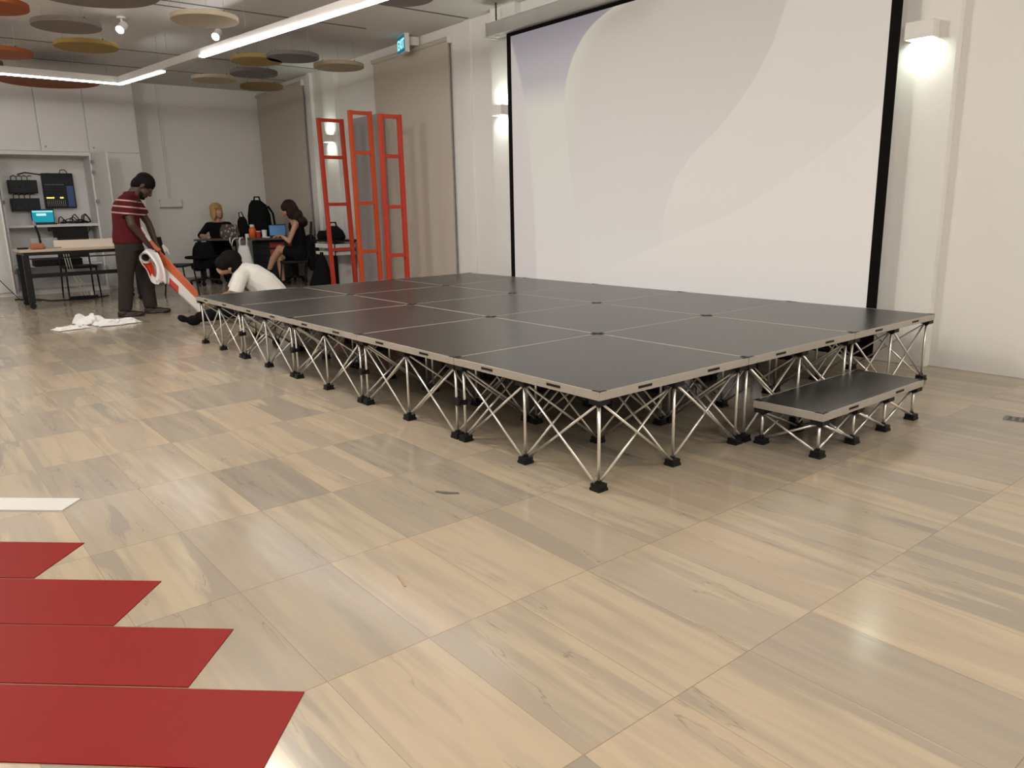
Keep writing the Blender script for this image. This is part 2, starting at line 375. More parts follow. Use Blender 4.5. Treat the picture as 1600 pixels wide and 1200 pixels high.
# ------------------------------------------------------------------ projection screen
sc = thing('projection_screen', 'large pull-down projection screen with black border above the stage', 'screen', (0, 0, 0))
MB().bb((-4.48, 3.244, 0.34), (-0.565, 3.252, 2.835)).build('screen_cloth', 'picture', sc)
bd = MB()
bd.bb((-4.545, 3.243, 0.06), (-4.48, 3.253, 2.87)); bd.bb((-0.565, 3.243, 0.06), (-0.495, 3.253, 2.87))
bd.bb((-4.48, 3.243, 2.835), (-0.565, 3.253, 2.87)); bd.bb((-4.48, 3.243, 0.06), (-0.565, 3.253, 0.34))
bd.build('black_border', 'border', sc)
MB().cyl((-4.56, 3.248, 0.05), (-0.48, 3.248, 0.05), 0.016).build('weight_bar', 'blackm', sc)
MB().bb((-4.80, 3.17, 2.87), (-0.25, 3.33, 3.01)).build('housing', 'case', sc, bevel=.02)
ec = MB().bb((-4.815, 3.165, 2.865), (-4.80, 3.335, 3.015)).build('end_cap', 'lampw', sc)
for zz in (2.91, 2.955, 2.995): MB().cyl((-4.817, 3.2, zz), (-4.8145, 3.2, zz), .007).build('screw', 'blackp', ec)
for xx in (-4.72, -2.5, -0.4): MB().cyl((xx, 3.25, 3.005), (xx, 3.25, ZC), 0.008).build('hanger_rod', 'blackm', sc)
MB().ell((-4.66, 3.22, 2.862), (.03, .02, .012)).build('sensor_eye', 'whitep', sc)

# ------------------------------------------------------------------ wall lamps
def wall_lamp(x, z, label, up=True):
    t = thing('wall_lamp', label, 'lamp', (x, 3.37, z), 0, 'white up and down wall lamps')
    b = MB(); w, d, h = .088, .10, .105
    b.bb((-w, -d, 0), (w, -d + .006, h)); b.bb((-w, -d + .0061, 0), (-w + .006, -.0085, h)); b.bb((w - .006, -d + .0061, 0), (w, -.0085, h)); b.bb((-w, -.008, 0), (w, -.002, h))
    b.bb((-w + .006, -d + .006, .045), (w - .006, -.008, .060))
    b.build('lamp_body', 'lampw', t)
    MB().bb((-w + .012, -d + .012, .010), (w - .012, -.014, .018)).build('lower_lens', 'lampglow', t)
    MB().bb((-w + .012, -d + .012, h - .018), (w - .012, -.014, h - .010)).build('upper_lens', 'lampglow' if up else 'lampw', t)
    for zz, rx in ((0.004, 0.0), (h - 0.004, PI))[:2 if up else 1]:
        l = bpy.data.lights.new('lamp_beam', 'AREA'); l.shape = 'RECTANGLE'; l.size = .14; l.size_y = .06; l.energy = 1.0; l.color = (.90, 1.0, .84); l.spread = 2.4
        lo = bpy.data.objects.new('lamp_beam', l); COL.objects.link(lo); lo.parent = t; lo.location = (0, -.05, zz); lo.rotation_euler = (rx, 0, 0)
    return t
wall_lamp(-0.39, 2.135, 'white box wall lamp right of the projection screen', up=False)
wall_lamp(-4.78, 2.10, 'white wall lamp at the left edge of the projection screen')
wall_lamp(-8.92, 2.13, 'white wall lamp seen through the leftmost red frame')

# ------------------------------------------------------------------ exit sign
ex = thing('exit_sign', 'small lit teal EXIT sign above the tall roller blind', 'sign', (-6.56, 3.25, 2.99), -0.25)
MB().bb((-.15, -.03, .0), (.15, .03, .30)).build('sign_housing', 'lampw', ex, bevel=.006)
MB().bb((-.145, -.034, .01), (.145, -.0302, .20)).build('lit_panel', 'exit_back', ex)
MB().bb((-.03, .03, .1), (.03, .19, .2)).build('wall_bracket', 'lampw', ex)
cu = bpy.data.curves.new('exit_letters', 'FONT'); cu.body = 'EXIT'; cu.size = .155; cu.align_x = 'CENTER'; cu.extrude = .002; cu.offset = .003
to = bpy.data.objects.new('tmp', cu); COL.objects.link(to)
dg = bpy.context.evaluated_depsgraph_get(); me = bpy.data.meshes.new_from_object(to.evaluated_get(dg)); bpy.data.objects.remove(to)
me.materials.clear(); me.materials.append(M['exit_letter'])
lo = bpy.data.objects.new('exit_letters', me); COL.objects.link(lo); lo.parent = ex; lo.rotation_euler = (PI / 2, 0, 0); lo.location = (0, -.0355, .05); lo.scale = (.86, 1, 1)

# ------------------------------------------------------------------ ceiling: felt discs, light strip, spotlights
def disc(x, y, z, r, m, label, wires=3):
    t = thing('ceiling_disc', label, 'acoustic panel', (x, y, z), 0, 'felt discs hung below the ceiling')
    MB().cyl((0, 0, 0), (0, 0, .045), r, seg=48).build('felt_disc', m, t, bevel=.006)
    for k in range(wires):
        a = 2 * PI * k / wires + .6; px, py = .72 * r * cos(a), .72 * r * sin(a)
        w = MB().cyl((px, py, .045), (px, py, ZC - z), .0016, seg=6).build('wire', 'grey', t)
        MB().cyl((px, py, .045), (px, py, .075), .006, seg=8).build('wire_grip', 'blackm', w)
    return t
Zd = 2.88
disc(-6.66, -.40, Zd, .30, 'felt_taupe', 'taupe felt disc at upper left, left of the nearer spotlight')
disc(-7.58, -.06, Zd, .31, 'felt_mustard', 'mustard felt disc below the taupe one, left of the spotlights')
disc(-5.72, .58, Zd, .30, 'felt_cream', 'cream felt disc with a spotlight glowing under its right side')
disc(-6.22, -1.06, Zd, .30, 'felt_orange', 'orange felt disc cut by the top left corner of the picture')
disc(-8.45, -.75, Zd, .32, 'felt_orange', 'orange felt disc at the left picture edge above the light strip')
disc(-10.20, -.02, Zd, .60, 'felt_rust', 'large rust felt disc behind the bent light strip', 4)
disc(-5.25, -.45, Zd, .50, 'felt_taupe', 'large taupe felt disc cut by the top edge of the picture', 4)
disc(-9.00, 1.75, Zd, .29, 'felt_cream', 'pale cream felt disc left of the gold disc, near the far wall')
disc(-7.40, 1.72, Zd, .30, 'felt_gold', 'gold felt disc under the long light strip')
disc(-7.00, 2.00, Zd, .30, 'felt_grey', 'grey felt disc half hidden behind the gold disc')
disc(-8.28, 2.02, Zd, .30, 'felt_grey', 'dark grey felt disc below the gold disc')
disc(-9.33, 2.54, Zd, .30, 'felt_brown', 'olive brown felt disc, lowest of the cluster by the far corner')
disc(-7.26, 2.72, Zd, .31, 'felt_cream', 'cream felt disc nearest the EXIT sign')
disc(-4.02, 1.67, Zd, .28, 'felt_taupe', 'taupe felt disc at the upper end of the long light strip')
disc(-9.35, -.90, Zd + .02, .28, 'felt_brown', 'dark brown felt disc just showing at the left edge')

def v2(p, z): return V((p[0], p[1], z))
ls = thing('light_strip', 'bent white LED light strip hung from the ceiling', 'ceiling light', (-9.34, .65, 2.79))
o = V((-9.34, .65, 2.79))
A0, A1, A2, A3, A4 = (-9.06, -2.6), (-9.34, .65), (-8.10, .84), (-6.96, .93), (-2.6, 1.54)
def bar(mb, p, q, w, z0, z1):
    p, q = V((*p, 0)), V((*q, 0)); d = (q - p).normalized(); s = V((-d.y, d.x, 0)) * w / 2
    R = [[a + k + V((0, 0, z)) - o for k, z in ((s, z0), (-s, z0), (-s, z1), (s, z1))] for a in (p, q)]
    mb.ringloft(R)
hb = MB(); bar(hb, A0, A1, .075, 2.80, 2.88); bar(hb, A1, A4, .075, 2.80, 2.88); hb.build('housing', 'ledbody', ls)
for p, q in ((A0, A1), (A1, A2), (A3, A4)):
    k = MB(); bar(k, p, q, .056, 2.786, 2.806); k.build('diffuser', 'led', ls)
for p in ((-9.1, -2.2), (-9.33, .5), (-8.2, .825), (-7.94, .865), (-6.0, 1.07), (-4.0, 1.35)):
    MB().cyl(v2(p, 2.88) - o, v2(p, ZC) - o, .002, seg=6).build('wire', 'grey', ls)

def spot(x, y, label):
    t = thing('ceiling_spotlight', label, 'spotlight', (x, y, ZC), 0, 'lit ceiling spotlights')
    d = V((.60, -.55, -.58)).normalized(); p = V((0, 0, -.10))
    MB().cyl((0, 0, 0), (0, 0, -.02), .045, seg=20).build('base_plate', 'lampw', t)
    MB().cyl((0, 0, -.02), p, .010, seg=10).build('stem', 'lampw', t)
    MB().cyl(p - d * .05, p + d * .07, .042, seg=24).build('lamp_head', 'lampw', t)
    MB().cyl(p + d * .0705, p + d * .073, .040, seg=24).build('lens', 'spotglow', t)
    return t
spot(-7.42, .28, 'lit ceiling spotlight beside the taupe felt disc')
spot(-7.22, 1.22, 'lit ceiling spotlight under the cream felt disc')

# ------------------------------------------------------------------ the stage
H, FR = 0.424, 0.037          # deck height, depth of its aluminium edge
def stage_deck(name, lx, ly, z, label, loc, group):
    t = thing(name, label, 'stage platform', loc, 0, group); g = .0015
    x0, x1, y0, y1 = g, lx - g, g, ly - g; e = .0045
    MB().bb((x0 + e, y0 + e, .004), (x1 - e, y1 - e, FR - .0006)).build('deck_surface', 'deck', t)
    b = MB()
    b.bb((x0, y0, 0), (x1, y0 + e, FR)); b.bb((x0, y1 - e, 0), (x1, y1, FR)); b.bb((x0, y0 + e, 0), (x0 + e, y1 - e, FR)); b.bb((x1 - e, y0 + e, 0), (x1, y1 - e, FR))
    fr = b.build('edge_frame', 'edge', t, bevel=.0015)
    for i in (0, 1):
        for j in (0, 1):
            cx, cy = (x0, x1)[i], (y0, y1)[j]; sx, sy = (1, -1)[i], (1, -1)[j]
            b = MB(); b.bb((cx + sx * .0002, cy + sy * .0002, FR - .004), (cx + sx * .042, cy + sy * .012, FR + .0008)); b.bb((cx + sx * .0002, cy + sy * .0125, FR - .004), (cx + sx * .012, cy + sy * .042, FR + .0008))
            b.build('corner_cap', 'blackp', t)
    for fx in (.27, .73):
        if lx > .6:
            for yy in (y0 - .0006, y1 + .0006): MB().box((fx * lx, yy, FR * .52), (.085, .0016, .011)).build('grip_slot', 'blackp', t)
        for xx in (x0 - .0006, x1 + .0006):
            if ly > .6: MB().box((xx, fx * ly, FR * .52), (.0016, .085, .011)).build('grip_slot', 'blackp', t)
    return t

def riser(name, lx, ly, h, nx, ny, label, loc, group):
    t = thing(name, label, 'stage riser', loc, 0, group); ins = .035
    xs = [ins + (lx - 2 * ins) * i / (nx - 1) for i in range(nx)]; ys = [ins + (ly - 2 * ins) * j / (ny - 1) for j in range(ny)]
    zb, zt = .030, h - .028
    foot = None; cachef = cacheh = cacheu = None; cr = {}
    def put(mesh_obj, loc):
        c = mesh_obj.copy(); COL.objects.link(c); c.parent = t; c.location = loc; return c
    for i, x in enumerate(xs):
        for j, y in enumerate(ys):
            if cachef is None:
                k = MB(); k.bb((-.027, -.027, 0), (.027, .027, .012)); k.bb((-.024, -.024, .012), (.024, .024, .030)); k.cyl((0, 0, .03), (0, 0, .042), .010)
                cachef = k.build('foot', 'blackp', t, loc=(x, y, 0))
                k = MB(); k.bb((-.030, -.030, 0), (.030, .030, .022)); k.cyl((0, 0, -.012), (0, 0, .002), .012)
                cacheh = k.build('top_hub', 'blackp', t, loc=(x, y, h - .022))
                cacheu = MB().cyl((0, 0, zb), (0, 0, zt), .0068, seg=10).build('upright_tube', 'rod', t, smooth=True, loc=(x, y, 0))
            else:
                put(cachef, (x, y, 0)); put(cacheh, (x, y, h - .022)); put(cacheu, (x, y, 0))
    def brace(x, y, dx, dy):
        L = math.hypot(dx, dy); e = V((dx / L, dy / L, 0)); sgn = V((-e.y, e.x, 0)) * .009
        key = (round(dx, 3), round(dy, 3))
        if key not in cr:
            a = MB().cyl(e * .016 + V((0, 0, zb)) + sgn, V((dx, dy, zt)) - e * .016 + sgn, .0056, seg=10).build('cross_brace', 'rod', t, smooth=True, loc=(x, y, 0))
            b = MB().cyl(e * .016 + V((0, 0, zt)) - sgn, V((dx, dy, zb)) - e * .016 - sgn, .0056, seg=10).build('cross_brace', 'rod', t, smooth=True, loc=(x, y, 0))
            cr[key] = (a, b)
        else:
            for s in cr[key]: put(s, (x, y, 0))
    for i in range(nx):
        for j in range(ny):
            if i < nx - 1: brace(xs[i], ys[j], xs[i + 1] - xs[i], 0)
            if j < ny - 1: brace(xs[i], ys[j], 0, ys[j + 1] - ys[j])
    return t

ROW = ('in the front row', 'in the middle row', 'in the row along the screen')
COLM = ('at the small step end', 'second from the small step end', 'third from the small step end', 'fourth from the small step end', 'fifth and farthest from the small step')
d0 = r0_ = None
for j in range(3):
    for i in range(5):
        loc = (-1.0 - i, float(j), H - FR); lab = 'black stage panel %s, %s' % (ROW[j], COLM[i])
        lab2 = 'silver folding riser %s, %s' % (ROW[j], COLM[i])
        if d0 is None:
            d0 = stage_deck('stage_deck', 1, 1, 0, lab, loc, 'black panels of the main stage')
            r0_ = riser('stage_riser', 1, 1, H - FR, 3, 3, lab2, (loc[0], loc[1], 0), 'folding risers under the main stage')
        else:
            dup(d0, loc, lab); dup(r0_, (loc[0], loc[1], 0), lab2)
# small step
stage_deck('step_deck', .36, 1.0, 0, 'small low black step platform against the right end of the stage', (.012, 1.03, .215 - FR), 'step parts')
riser('step_riser', .36, 1.0, .215 - FR, 2, 4, 'low folding tube riser under the small step', (.012, 1.03, 0), 'step parts')
# black clamps that couple neighbouring risers along the front
for i, lab in ((1, 'nearest the camera'), (2, 'second from the camera'), (3, 'third from the camera'), (4, 'farthest from the camera')):
    c = thing('riser_clamp', 'round black coupling clamp between paired front legs, %s' % lab, 'clamp', (-i, .035, .20), 0, 'coupling clamps along the stage front')
    MB().cyl((.012, -.010, .0), (.012, -.034, .0), .021, seg=18).build('knob', 'blackp', c, bevel=.004)
    MB().bb((-.045, -.012, -.013), (.045, .012, .013)).build('clamp_bar', 'blackp', c)

# ------------------------------------------------------------------ boards on the floor, scraps, vent
U = V((-.682, -.731, 0))
def board(p, q, L, th, m, name, label, cat, group):
    p, q = V((*p, 0)), V((*q, 0)); c = p
    t = MB().prism([(0, 0), tuple((q - p)[:2]), tuple((q - p + U * L)[:2]), tuple((U * L)[:2])], 0, th)
    o = t.build(name, m, loc=(p.x, p.y, 0.0)); return tag(o, label, cat, group)
RB = 'red boards laid in steps on the floor'
P = [(-.892, -1.694), (-.398, -1.566), (.043, -1.492), (.444, -1.462)]; W = V((.7315, -.682, 0)) * .2655
for (p, L, lab) in zip(P, (1.5, 1.6, 1.7, 1.8), ('topmost and farthest of the four', 'second from the top of the four', 'third from the top of the four', 'nearest the camera, at the bottom edge')):
    board(p, (p[0] + W.x, p[1] + W.y), L, .003, 'redboard', 'red_board', 'flat red board on the tiles at lower left, ' + lab, 'board', RB)
board((-1.385, -1.615), (-1.290, -1.700), 1.5, .006, 'whiteboard', 'white_board', 'narrow flat white board on the tiles above the red boards', 'board', None)
tag(MB().prism([(0, 0), (.075, -.02), (.078, -.012), (.003, .009)], 0, .002).build('wood_splinter', 'tan', loc=(.07, -.98, 0)), 'thin tan sliver lying on the tiles in the foreground', 'scrap')
tag(MB().prism([(0, 0), (.05, .02), (.085, .065), (.07, .07), (.03, .035), (-.005, .012)], 0, .002).build('dark_scrap', 'stain', loc=(-.47, -.48, 0)), 'small dark scrap on the tiles in front of the stage', 'scrap')
fv = thing('floor_vent', 'small dark metal vent in the floor at the right edge', 'vent', (.66, 2.32, 0), .2)
MB().bb((0, 0, 0), (.40, .09, .003)).build('vent_frame', 'vent', fv)
for k in range(12): MB().bb((.02 + k * .031, .012, .003), (.036 + k * .031, .078, .005)).build('slat', 'stain', fv)

# ------------------------------------------------------------------ red frames against the wall
def red_frame(x, y0, y1, h, lean, m, label):
    t = thing('ladder_stand', label, 'frame', (x, y0, 0), 0, 'tall red metal frames')
    w = y1 - y0; th = .045
    def P(yy, z): return V((-lean * z, yy, z))
    for nm, yy in (('stile', 0), ('stile', w)):
        b = MB(); b.ringloft([[P(yy, z) + V((dx, dy, 0)) for dx, dy in ((-.03, -th / 2), (.03, -th / 2), (.03, th / 2), (-.03, th / 2))] for z in (0, h)])
        b.build(nm, m, t, bevel=.003)
    for z in (.06, h * .26, h * .52, h * .785, h - .025):
        b = MB(); b.ringloft([[P(yy, z) + V((dx, 0, dz)) for dx, dz in ((-.022, -.022), (.022, -.022), (.022, .022), (-.022, .022))] for yy in (th / 2, w - th / 2)])
        b.build('rung', m, t, bevel=.003)
    return t
red_frame(-7.80, 2.70, 3.035, 2.345, .045, 'redframe', 'tall red frame with a wall lamp showing through it, leftmost of three')
red_frame(-6.97, 2.70, 2.975, 2.35, .018, 'redframe2', 'tall orange-red frame in front of the grey panel, middle of three')
red_frame(-6.30, 2.72, 2.98, 2.24, .004, 'redframe', 'tall red frame beside the blind, rightmost of three')
gb = MB(); gb.ringloft([[V((x, y + .06 * (z / 2.38), z)) for x, y in ((-8.06, 3.24), (-7.36, 3.24), (-7.36, 3.29), (-8.06, 3.29))] for z in (0, 2.38)])
tag(gb.build('grey_panel', 'greyboard'), 'tall grey board leaning on the wall behind the red frames', 'panel')

# ------------------------------------------------------------------ wall cabinet, left
XC = -11.35
cb = thing('wall_cabinet', 'white built-in wall cabinet with one open bay on the left wall', 'cabinet', (XC, 0, 0))
def cbb(mb, a, b): return mb.bb((a[0] - XC, a[1], a[2]), (b[0] - XC, b[1], b[2]))
b = MB()
cbb(b, (XL, -.66, 0), (XL + .02, .62, 2.06)); cbb(b, (XL, -.66, .0), (XC, -.62, 2.06)); cbb(b, (XL, .56, .0), (XC, .60, 2.06))
cbb(b, (XL, -.62, 2.02), (XC, .56, 2.06)); cbb(b, (XL, -.62, 0), (XC, .56, .06))
cbb(b, (XL, -2.6, 2.06), (XC - .02, 1.285, ZC - .005)); cbb(b, (XL, .60, 0), (XC - .02, 1.285, 2.06)); cbb(b, (XL, -2.6, 0), (XC - .02, -.66, 2.06))
b.build('carcass', 'cabinet', cb)
cbb(MB(), (XL + .02, -.62, .985), (XC - .03, .56, 1.02)).build('shelf', 'cabinet', cb)
cbb(MB(), (XL + .02, -.62, .40), (XC - .10, .56, .43)).build('shelf', 'cabinet', cb)
for y0, y1 in ((-1.33, -.70), (-.69, -.062), (-.052, .572), (.582, 1.285)):
    dr = cbb(MB(), (XC - .02, y0, 2.075), (XC, y1, ZC - .012)).build('upper_door', 'cabinet', cb, bevel=.002)
    MB().cyl((0, y0 + .06, 2.14), (.012, y0 + .06, 2.14), .012).build('lock', 'grey', dr)
cbb(MB(), (XC - .02, .585, .06), (XC, 1.285, 2.065)).build('closed_door', 'cabinet', cb, bevel=.002)
cbb(MB(), (XC - .02, -1.33, .06), (XC, -.67, 2.065)).build('closed_door', 'cabinet', cb, bevel=.002)
def opened(hy, ang, w, sgn):
    b = MB(); d = V((sin(ang), -sgn * cos(ang), 0)); s = V((-d.y, d.x, 0)) * .010
    b.ringloft([[V((0.004, hy, z)) + k for k in (s, -s, d * w - s, d * w + s)] for z in (.06, 2.06)])
    dr = b.build('open_door', 'cabinet', cb)
    for z in (.35, 1.35, 1.78, 1.93):
        MB().box(V((0.05, hy - sgn * .028, z)) + d * .02, (.06, .02, .05)).build('hinge', 'grey', dr)
opened(.60, math.radians(99), .56, 1)
opened(-.655, math.radians(98), .56, -1)

# equipment in the open bay
XB = XL + .02
def amp(y0, y1, z0, z1, label):
    t = thing('amplifier', label, 'audio equipment', (XB + .001, y0, z0), 0, 'black amplifiers in the open cabinet')
    w, h = y1 - y0, z1 - z0
    MB().bb((.0, 0, 0), (.16, w, h)).build('chassis', 'blackm', t, bevel=.004)
    MB().bb((.16, .01, .02), (.168, w - .01, h - .02)).build('front_panel', 'navy', t)
    for k in range(3): MB().cyl((.168, .06 + k * .08, h * .5), (.182, .06 + k * .08, h * .5), .014).build('dial', 'blackp', t)
    for k in range(4): MB().tube([(.08, .05 + k * .07, h), (.08, .05 + k * .07, h + .05), (.05, .09 + k * .07, h + .07), (.02, .12 + k * .07, h + .06)], .006, 6).build('cable', 'blackp', t)
    return t
amp(-.50, -.13, 1.485, 1.675, 'upper black amplifier on the back of the open cabinet')
amp(-.50, -.13, 1.225, 1.41, 'lower black amplifier on the back of the open cabinet')
mx = thing('mixing_desk', 'dark audio mixer hung upright in the open cabinet with amber lights', 'audio equipment', (XB + .001, -.05, 1.26))
MB().bb((0, 0, 0), (.10, .42, .52)).build('mixer_body', 'blackm', mx, bevel=.006)
MB().bb((.10, .01, .01), (.106, .41, .44)).build('control_panel', 'navy', mx)
MB().bb((.106, .31, .02), (.112, .40, .33)).build('blue_module', 'mixblue', mx)
for k in range(10):
    s = MB().bb((.106, .03 + k * .026, .03), (.109, .036 + k * .026, .12)).build('fader', 'grey', mx)
    for z in (.20, .25, .30, .35): MB().cyl((.106, .033 + k * .026, z), (.116, .033 + k * .026, z), .007, seg=8).build('dial', 'grey' if z > .3 else 'blackp', s)
for y in (.035, .062, .089, .116, .215, .240): MB().cyl((.106, y, .155), (.114, y, .155), .011, seg=10).build('indicator_light', 'ledamber', mx)
MB().tube([(.05, .25, .52), (.05, .27, .57), (.05, .33, .575), (.05, .36, .52)], .006, 6).build('handle', 'blackp', mx)
MB().tube([(.03, -.30, .50), (.03, -.2, .53), (.03, .0, .50), (.03, .1, .52)], .008, 6).build('cable', 'blackp', mx)

def laptop(name, loc, rz, w, d, h, tilt, mscreen, label):
    t = thing(name, label, 'laptop', loc, rz)
    MB().bb((-w / 2, 0, 0), (w / 2, d, .018)).build('base', 'blackp', t, bevel=.003)
    MB().bb((-w / 2 + .02, .03, .018), (w / 2 - .02, d - .03, .020)).build('keyboard', 'grey', t)
    R = Euler((tilt, 0, 0)).to_matrix(); o = V((0, d, .018))
    lid = MB(); lid.box(R @ V((0, .005, h / 2)) + o, (w, .010, h), R); l = lid.build('lid', 'blackp', t, bevel=.003)
    MB().box(R @ V((0, -.0005, h / 2)) + o, (w - .02, .002, h - .03), R).build('display', mscreen, l)
    return t, l, R, o
lt, ld, R, o2 = laptop('laptop', (XC - .18, -.125, 1.021), PI / 2, .30, .20, .21, .12, 'lap_cyan', 'open laptop with cyan screen on the cabinet shelf')
lt.rotation_euler = (0, 0, PI / 2); lt.location = (XC - .10, -.125, 1.021)
MB().box(R @ V((0, -.002, .175)) + o2, (.27, .002, .016), R).build('bright_bar', 'white_glow', ld)
MB().box(R @ V((-.02, -.002, .13)) + o2, (.13, .002, .035), R).build('bright_bar', 'white_glow', ld)
# cables on the shelf
cs = MB(); rg = random.Random(3)
for k in range(9):
    y = .09 + k * .042 + rg.uniform(-.02, .02); h_ = rg.uniform(.05, .15); w_ = rg.uniform(.03, .12)
    cs.tube([(0, y, 0), (.02, y + .2 * w_, h_ * .8), (.04, y + .6 * w_, h_), (.07, y + w_, h_ * .6), (.08, y + w_ + .02, .02), (.12, y + .5 * w_, .007)], rg.uniform(.006, .010), 6)
cs.tube([(.13, .08, .014), (.14, .2, .02), (.13, .32, .014), (.14, .46, .02)], .014, 6)
tag(cs.build('cable_bundle', 'blackp', smooth=True, loc=(XL + .15, 0.0, 1.028)), 'tangle of black cables on the cabinet shelf right of the laptop', 'cables')
pb = thing('control_box', 'black control box hanging under the cabinet shelf', 'audio equipment', (XL + .15, -.02, .76))
MB().bb((0, 0, 0), (.26, .44, .22)).build('chassis', 'blackp', pb, bevel=.01)
MB().bb((.26, -.10, .16), (.275, .02, .22)).build('side_plate', 'blackp', pb)
for k in range(2): MB().tube([(.24, .46 + .01 * k, .215), (.25, .47 + .02 * k, .19), (.22, .46, .15), (.20, .44, .10)], .005, 6).build('cable', 'blackp', pb)

# ------------------------------------------------------------------ long desk on castors
dk = thing('desk', 'long desk on black castor legs with birch top behind the standing man', 'desk', (-9.27, -.76, 0))
MB().bb((-.62, -.02, .705), (.03, 1.40, .735)).build('desk_top', 'desktop', dk, bevel=.004)
MB().bb((-.60, .02, .665), (.02, 1.37, .703)).build('apron', 'blackm', dk)
for y in (.04, 1.32):
    for x in (-.02, -.56):
        lg = MB().bb((x - .035, y - .035, .075), (x + .035, y + .035, .665)).build('leg', 'blackm', dk, bevel=.004)
        k = MB(); k.cyl((x - .02, y, .037), (x + .02, y, .037), .037, seg=18); k.bb((x - .028, y - .02, .03), (x + .028, y + .02, .078)); k.build('castor', 'blackp', lg)
MB().bb((-.04, .07, .385), (.0, 1.3, .435)).build('front_rail', 'blackm', dk)
MB().bb((-.03, .07, .615), (-.01, 1.3, .630)).build('upper_rail', 'blackm', dk)
ZD = .735
tag(MB().bb((0, 0, 0), (.012, .72, .10)).build('cream_board', 'cream', loc=(-9.50, -.36, ZD), bevel=.002), 'long cream board standing on the desk', 'board')
tag(MB().bb((0, 0, 0), (.10, .15, .075)).build('leather_pouch', 'amber', loc=(-9.42, -.64, ZD), bevel=.02), 'brown leather pouch on the desk left of the cream board', 'pouch')
tag(MB().bb((0, 0, 0), (.06, .12, .022)).build('phone', 'blackp', loc=(-9.62, -.76, ZD), bevel=.006), 'black phone lying on the desk left end', 'phone')
ds = thing('desk_laptop', 'grey laptop half hidden behind the brown pouch on the desk', 'laptop', (-9.66, -.58, ZD))
MB().bb((0, 0, 0), (.20, .30, .016)).build('base', 'grey', ds)
MB().box((-.02, .15, .07), (.008, .30, .12), (0, -.25, 0)).build('lid', 'grey', ds)
mc = thing('gooseneck_microphone', 'black microphone on a slanted stem behind the brown pouch', 'microphone', (-9.50, -.50, ZD))
MB().cyl((0, 0, 0), (0, 0, .02), .05, seg=20).build('base', 'blackm', mc)
MB().tube([(0, 0, .02), (0, -.01, .18), (0, -.035, .30)], .014, 8).build('stem', 'blackm', mc)
MB().cyl((0, -.035, .29), (0, -.045, .35), .017, .024).build('head', 'grey', mc)

def chair(name, loc, rz, label, group=None, arm=False):
    t = thing(name, label, 'chair', loc, rz, group)
    MB().bb((-.21, -.20, .42), (.21, .20, .455)).build('seat', 'blackp', t, bevel=.012)
    b = MB(); b.box((0, .215, .70), (.40, .02, .26), (-.12, 0, 0)); b.build('backrest', 'blackp', t, bevel=.012)
    for x in (-.19, .19):
        MB().tube([(x, -.18, .42), (x * 1.06, -.22, 0)], .011).build('leg', 'blackm', t)
        MB().tube([(x * 1.06, .26, 0), (x, .19, .44), (x, .235, .82)], .011).build('leg', 'blackm', t)
    return t
chair('chair', (-10.35, .03, 0), PI / 2, 'black stacking chair behind the long desk')
chair('chair', (-9.25, 1.03, 0), 2.5, 'black chair standing behind the man in the striped shirt')
ps = thing('power_strip', 'black power strip on the floor under the long desk', 'power strip', (-10.10, -.18, 0))
MB().bb((-.035, 0, 0), (.035, .36, .045)).build('strip_body', 'blackp', ps, bevel=.006)
MB().cyl((0, .29, .045), (0, .29, .10), .022).build('plug', 'whitep', ps)
for k, (y0, y1) in enumerate(((.06, .16), (.03, .21), (.09, .24))):
    MB().tube([(.0, y1, .045), (.05, (y0 + y1) / 2 + .02, .22), (.02, y0, .42), (-.02, y0 - .02, .66)], .006, 6).build('white_cable', 'cablew', ps)
tag(MB().tube([(0, 0, 0.008), (.25, .25, .008), (.6, .35, .008), (.75, .75, .008), (.5, 1.1, .008)], .008, 6).build('floor_cable', 'blackp', smooth=True, loc=(-10.75, -.75, 0)), 'black cable lying on the floor under the long desk', 'cable')
tag(MB().tube([(0, 0, .64), (.02, -.06, .45), (.0, -.05, .2), (-.1, .05, .01), (-.4, .1, .008)], .006, 6).build('hanging_cable', 'blackp', smooth=True, loc=(-9.90, -.70, 0)), 'black cable hanging from the left end of the desk', 'cable')
tp = thing('tripod_stand', 'black tripod stand leg at the left picture edge', 'stand', (-10.45, -1.22, 0))
for a in (.65, 2.75, 4.85): MB().tube([(0, 0, .75), (.34 * cos(a), .34 * sin(a), .012)], .016).build('leg', 'blackm', tp)
MB().cyl((0, 0, .62), (0, 0, 1.0), .018).build('pole', 'blackm', tp)
tag(MB().tube([(0, 0, .45), (.1, .12, .25), (.15, .28, .02), (.35, .5, .008)], .006, 6).build('loose_cable', 'blackp', smooth=True, loc=(-10.6, -1.0, 0)), 'black cable dropping to the floor beside the tripod stand', 'cable')
tag(MB().bb((0, 0, 0), (.26, .62, .10)).build('floor_equipment', 'blackm', loc=(-11.20, -.42, .43), bevel=.01), 'low black equipment case on the bottom cabinet shelf', 'audio equipment')

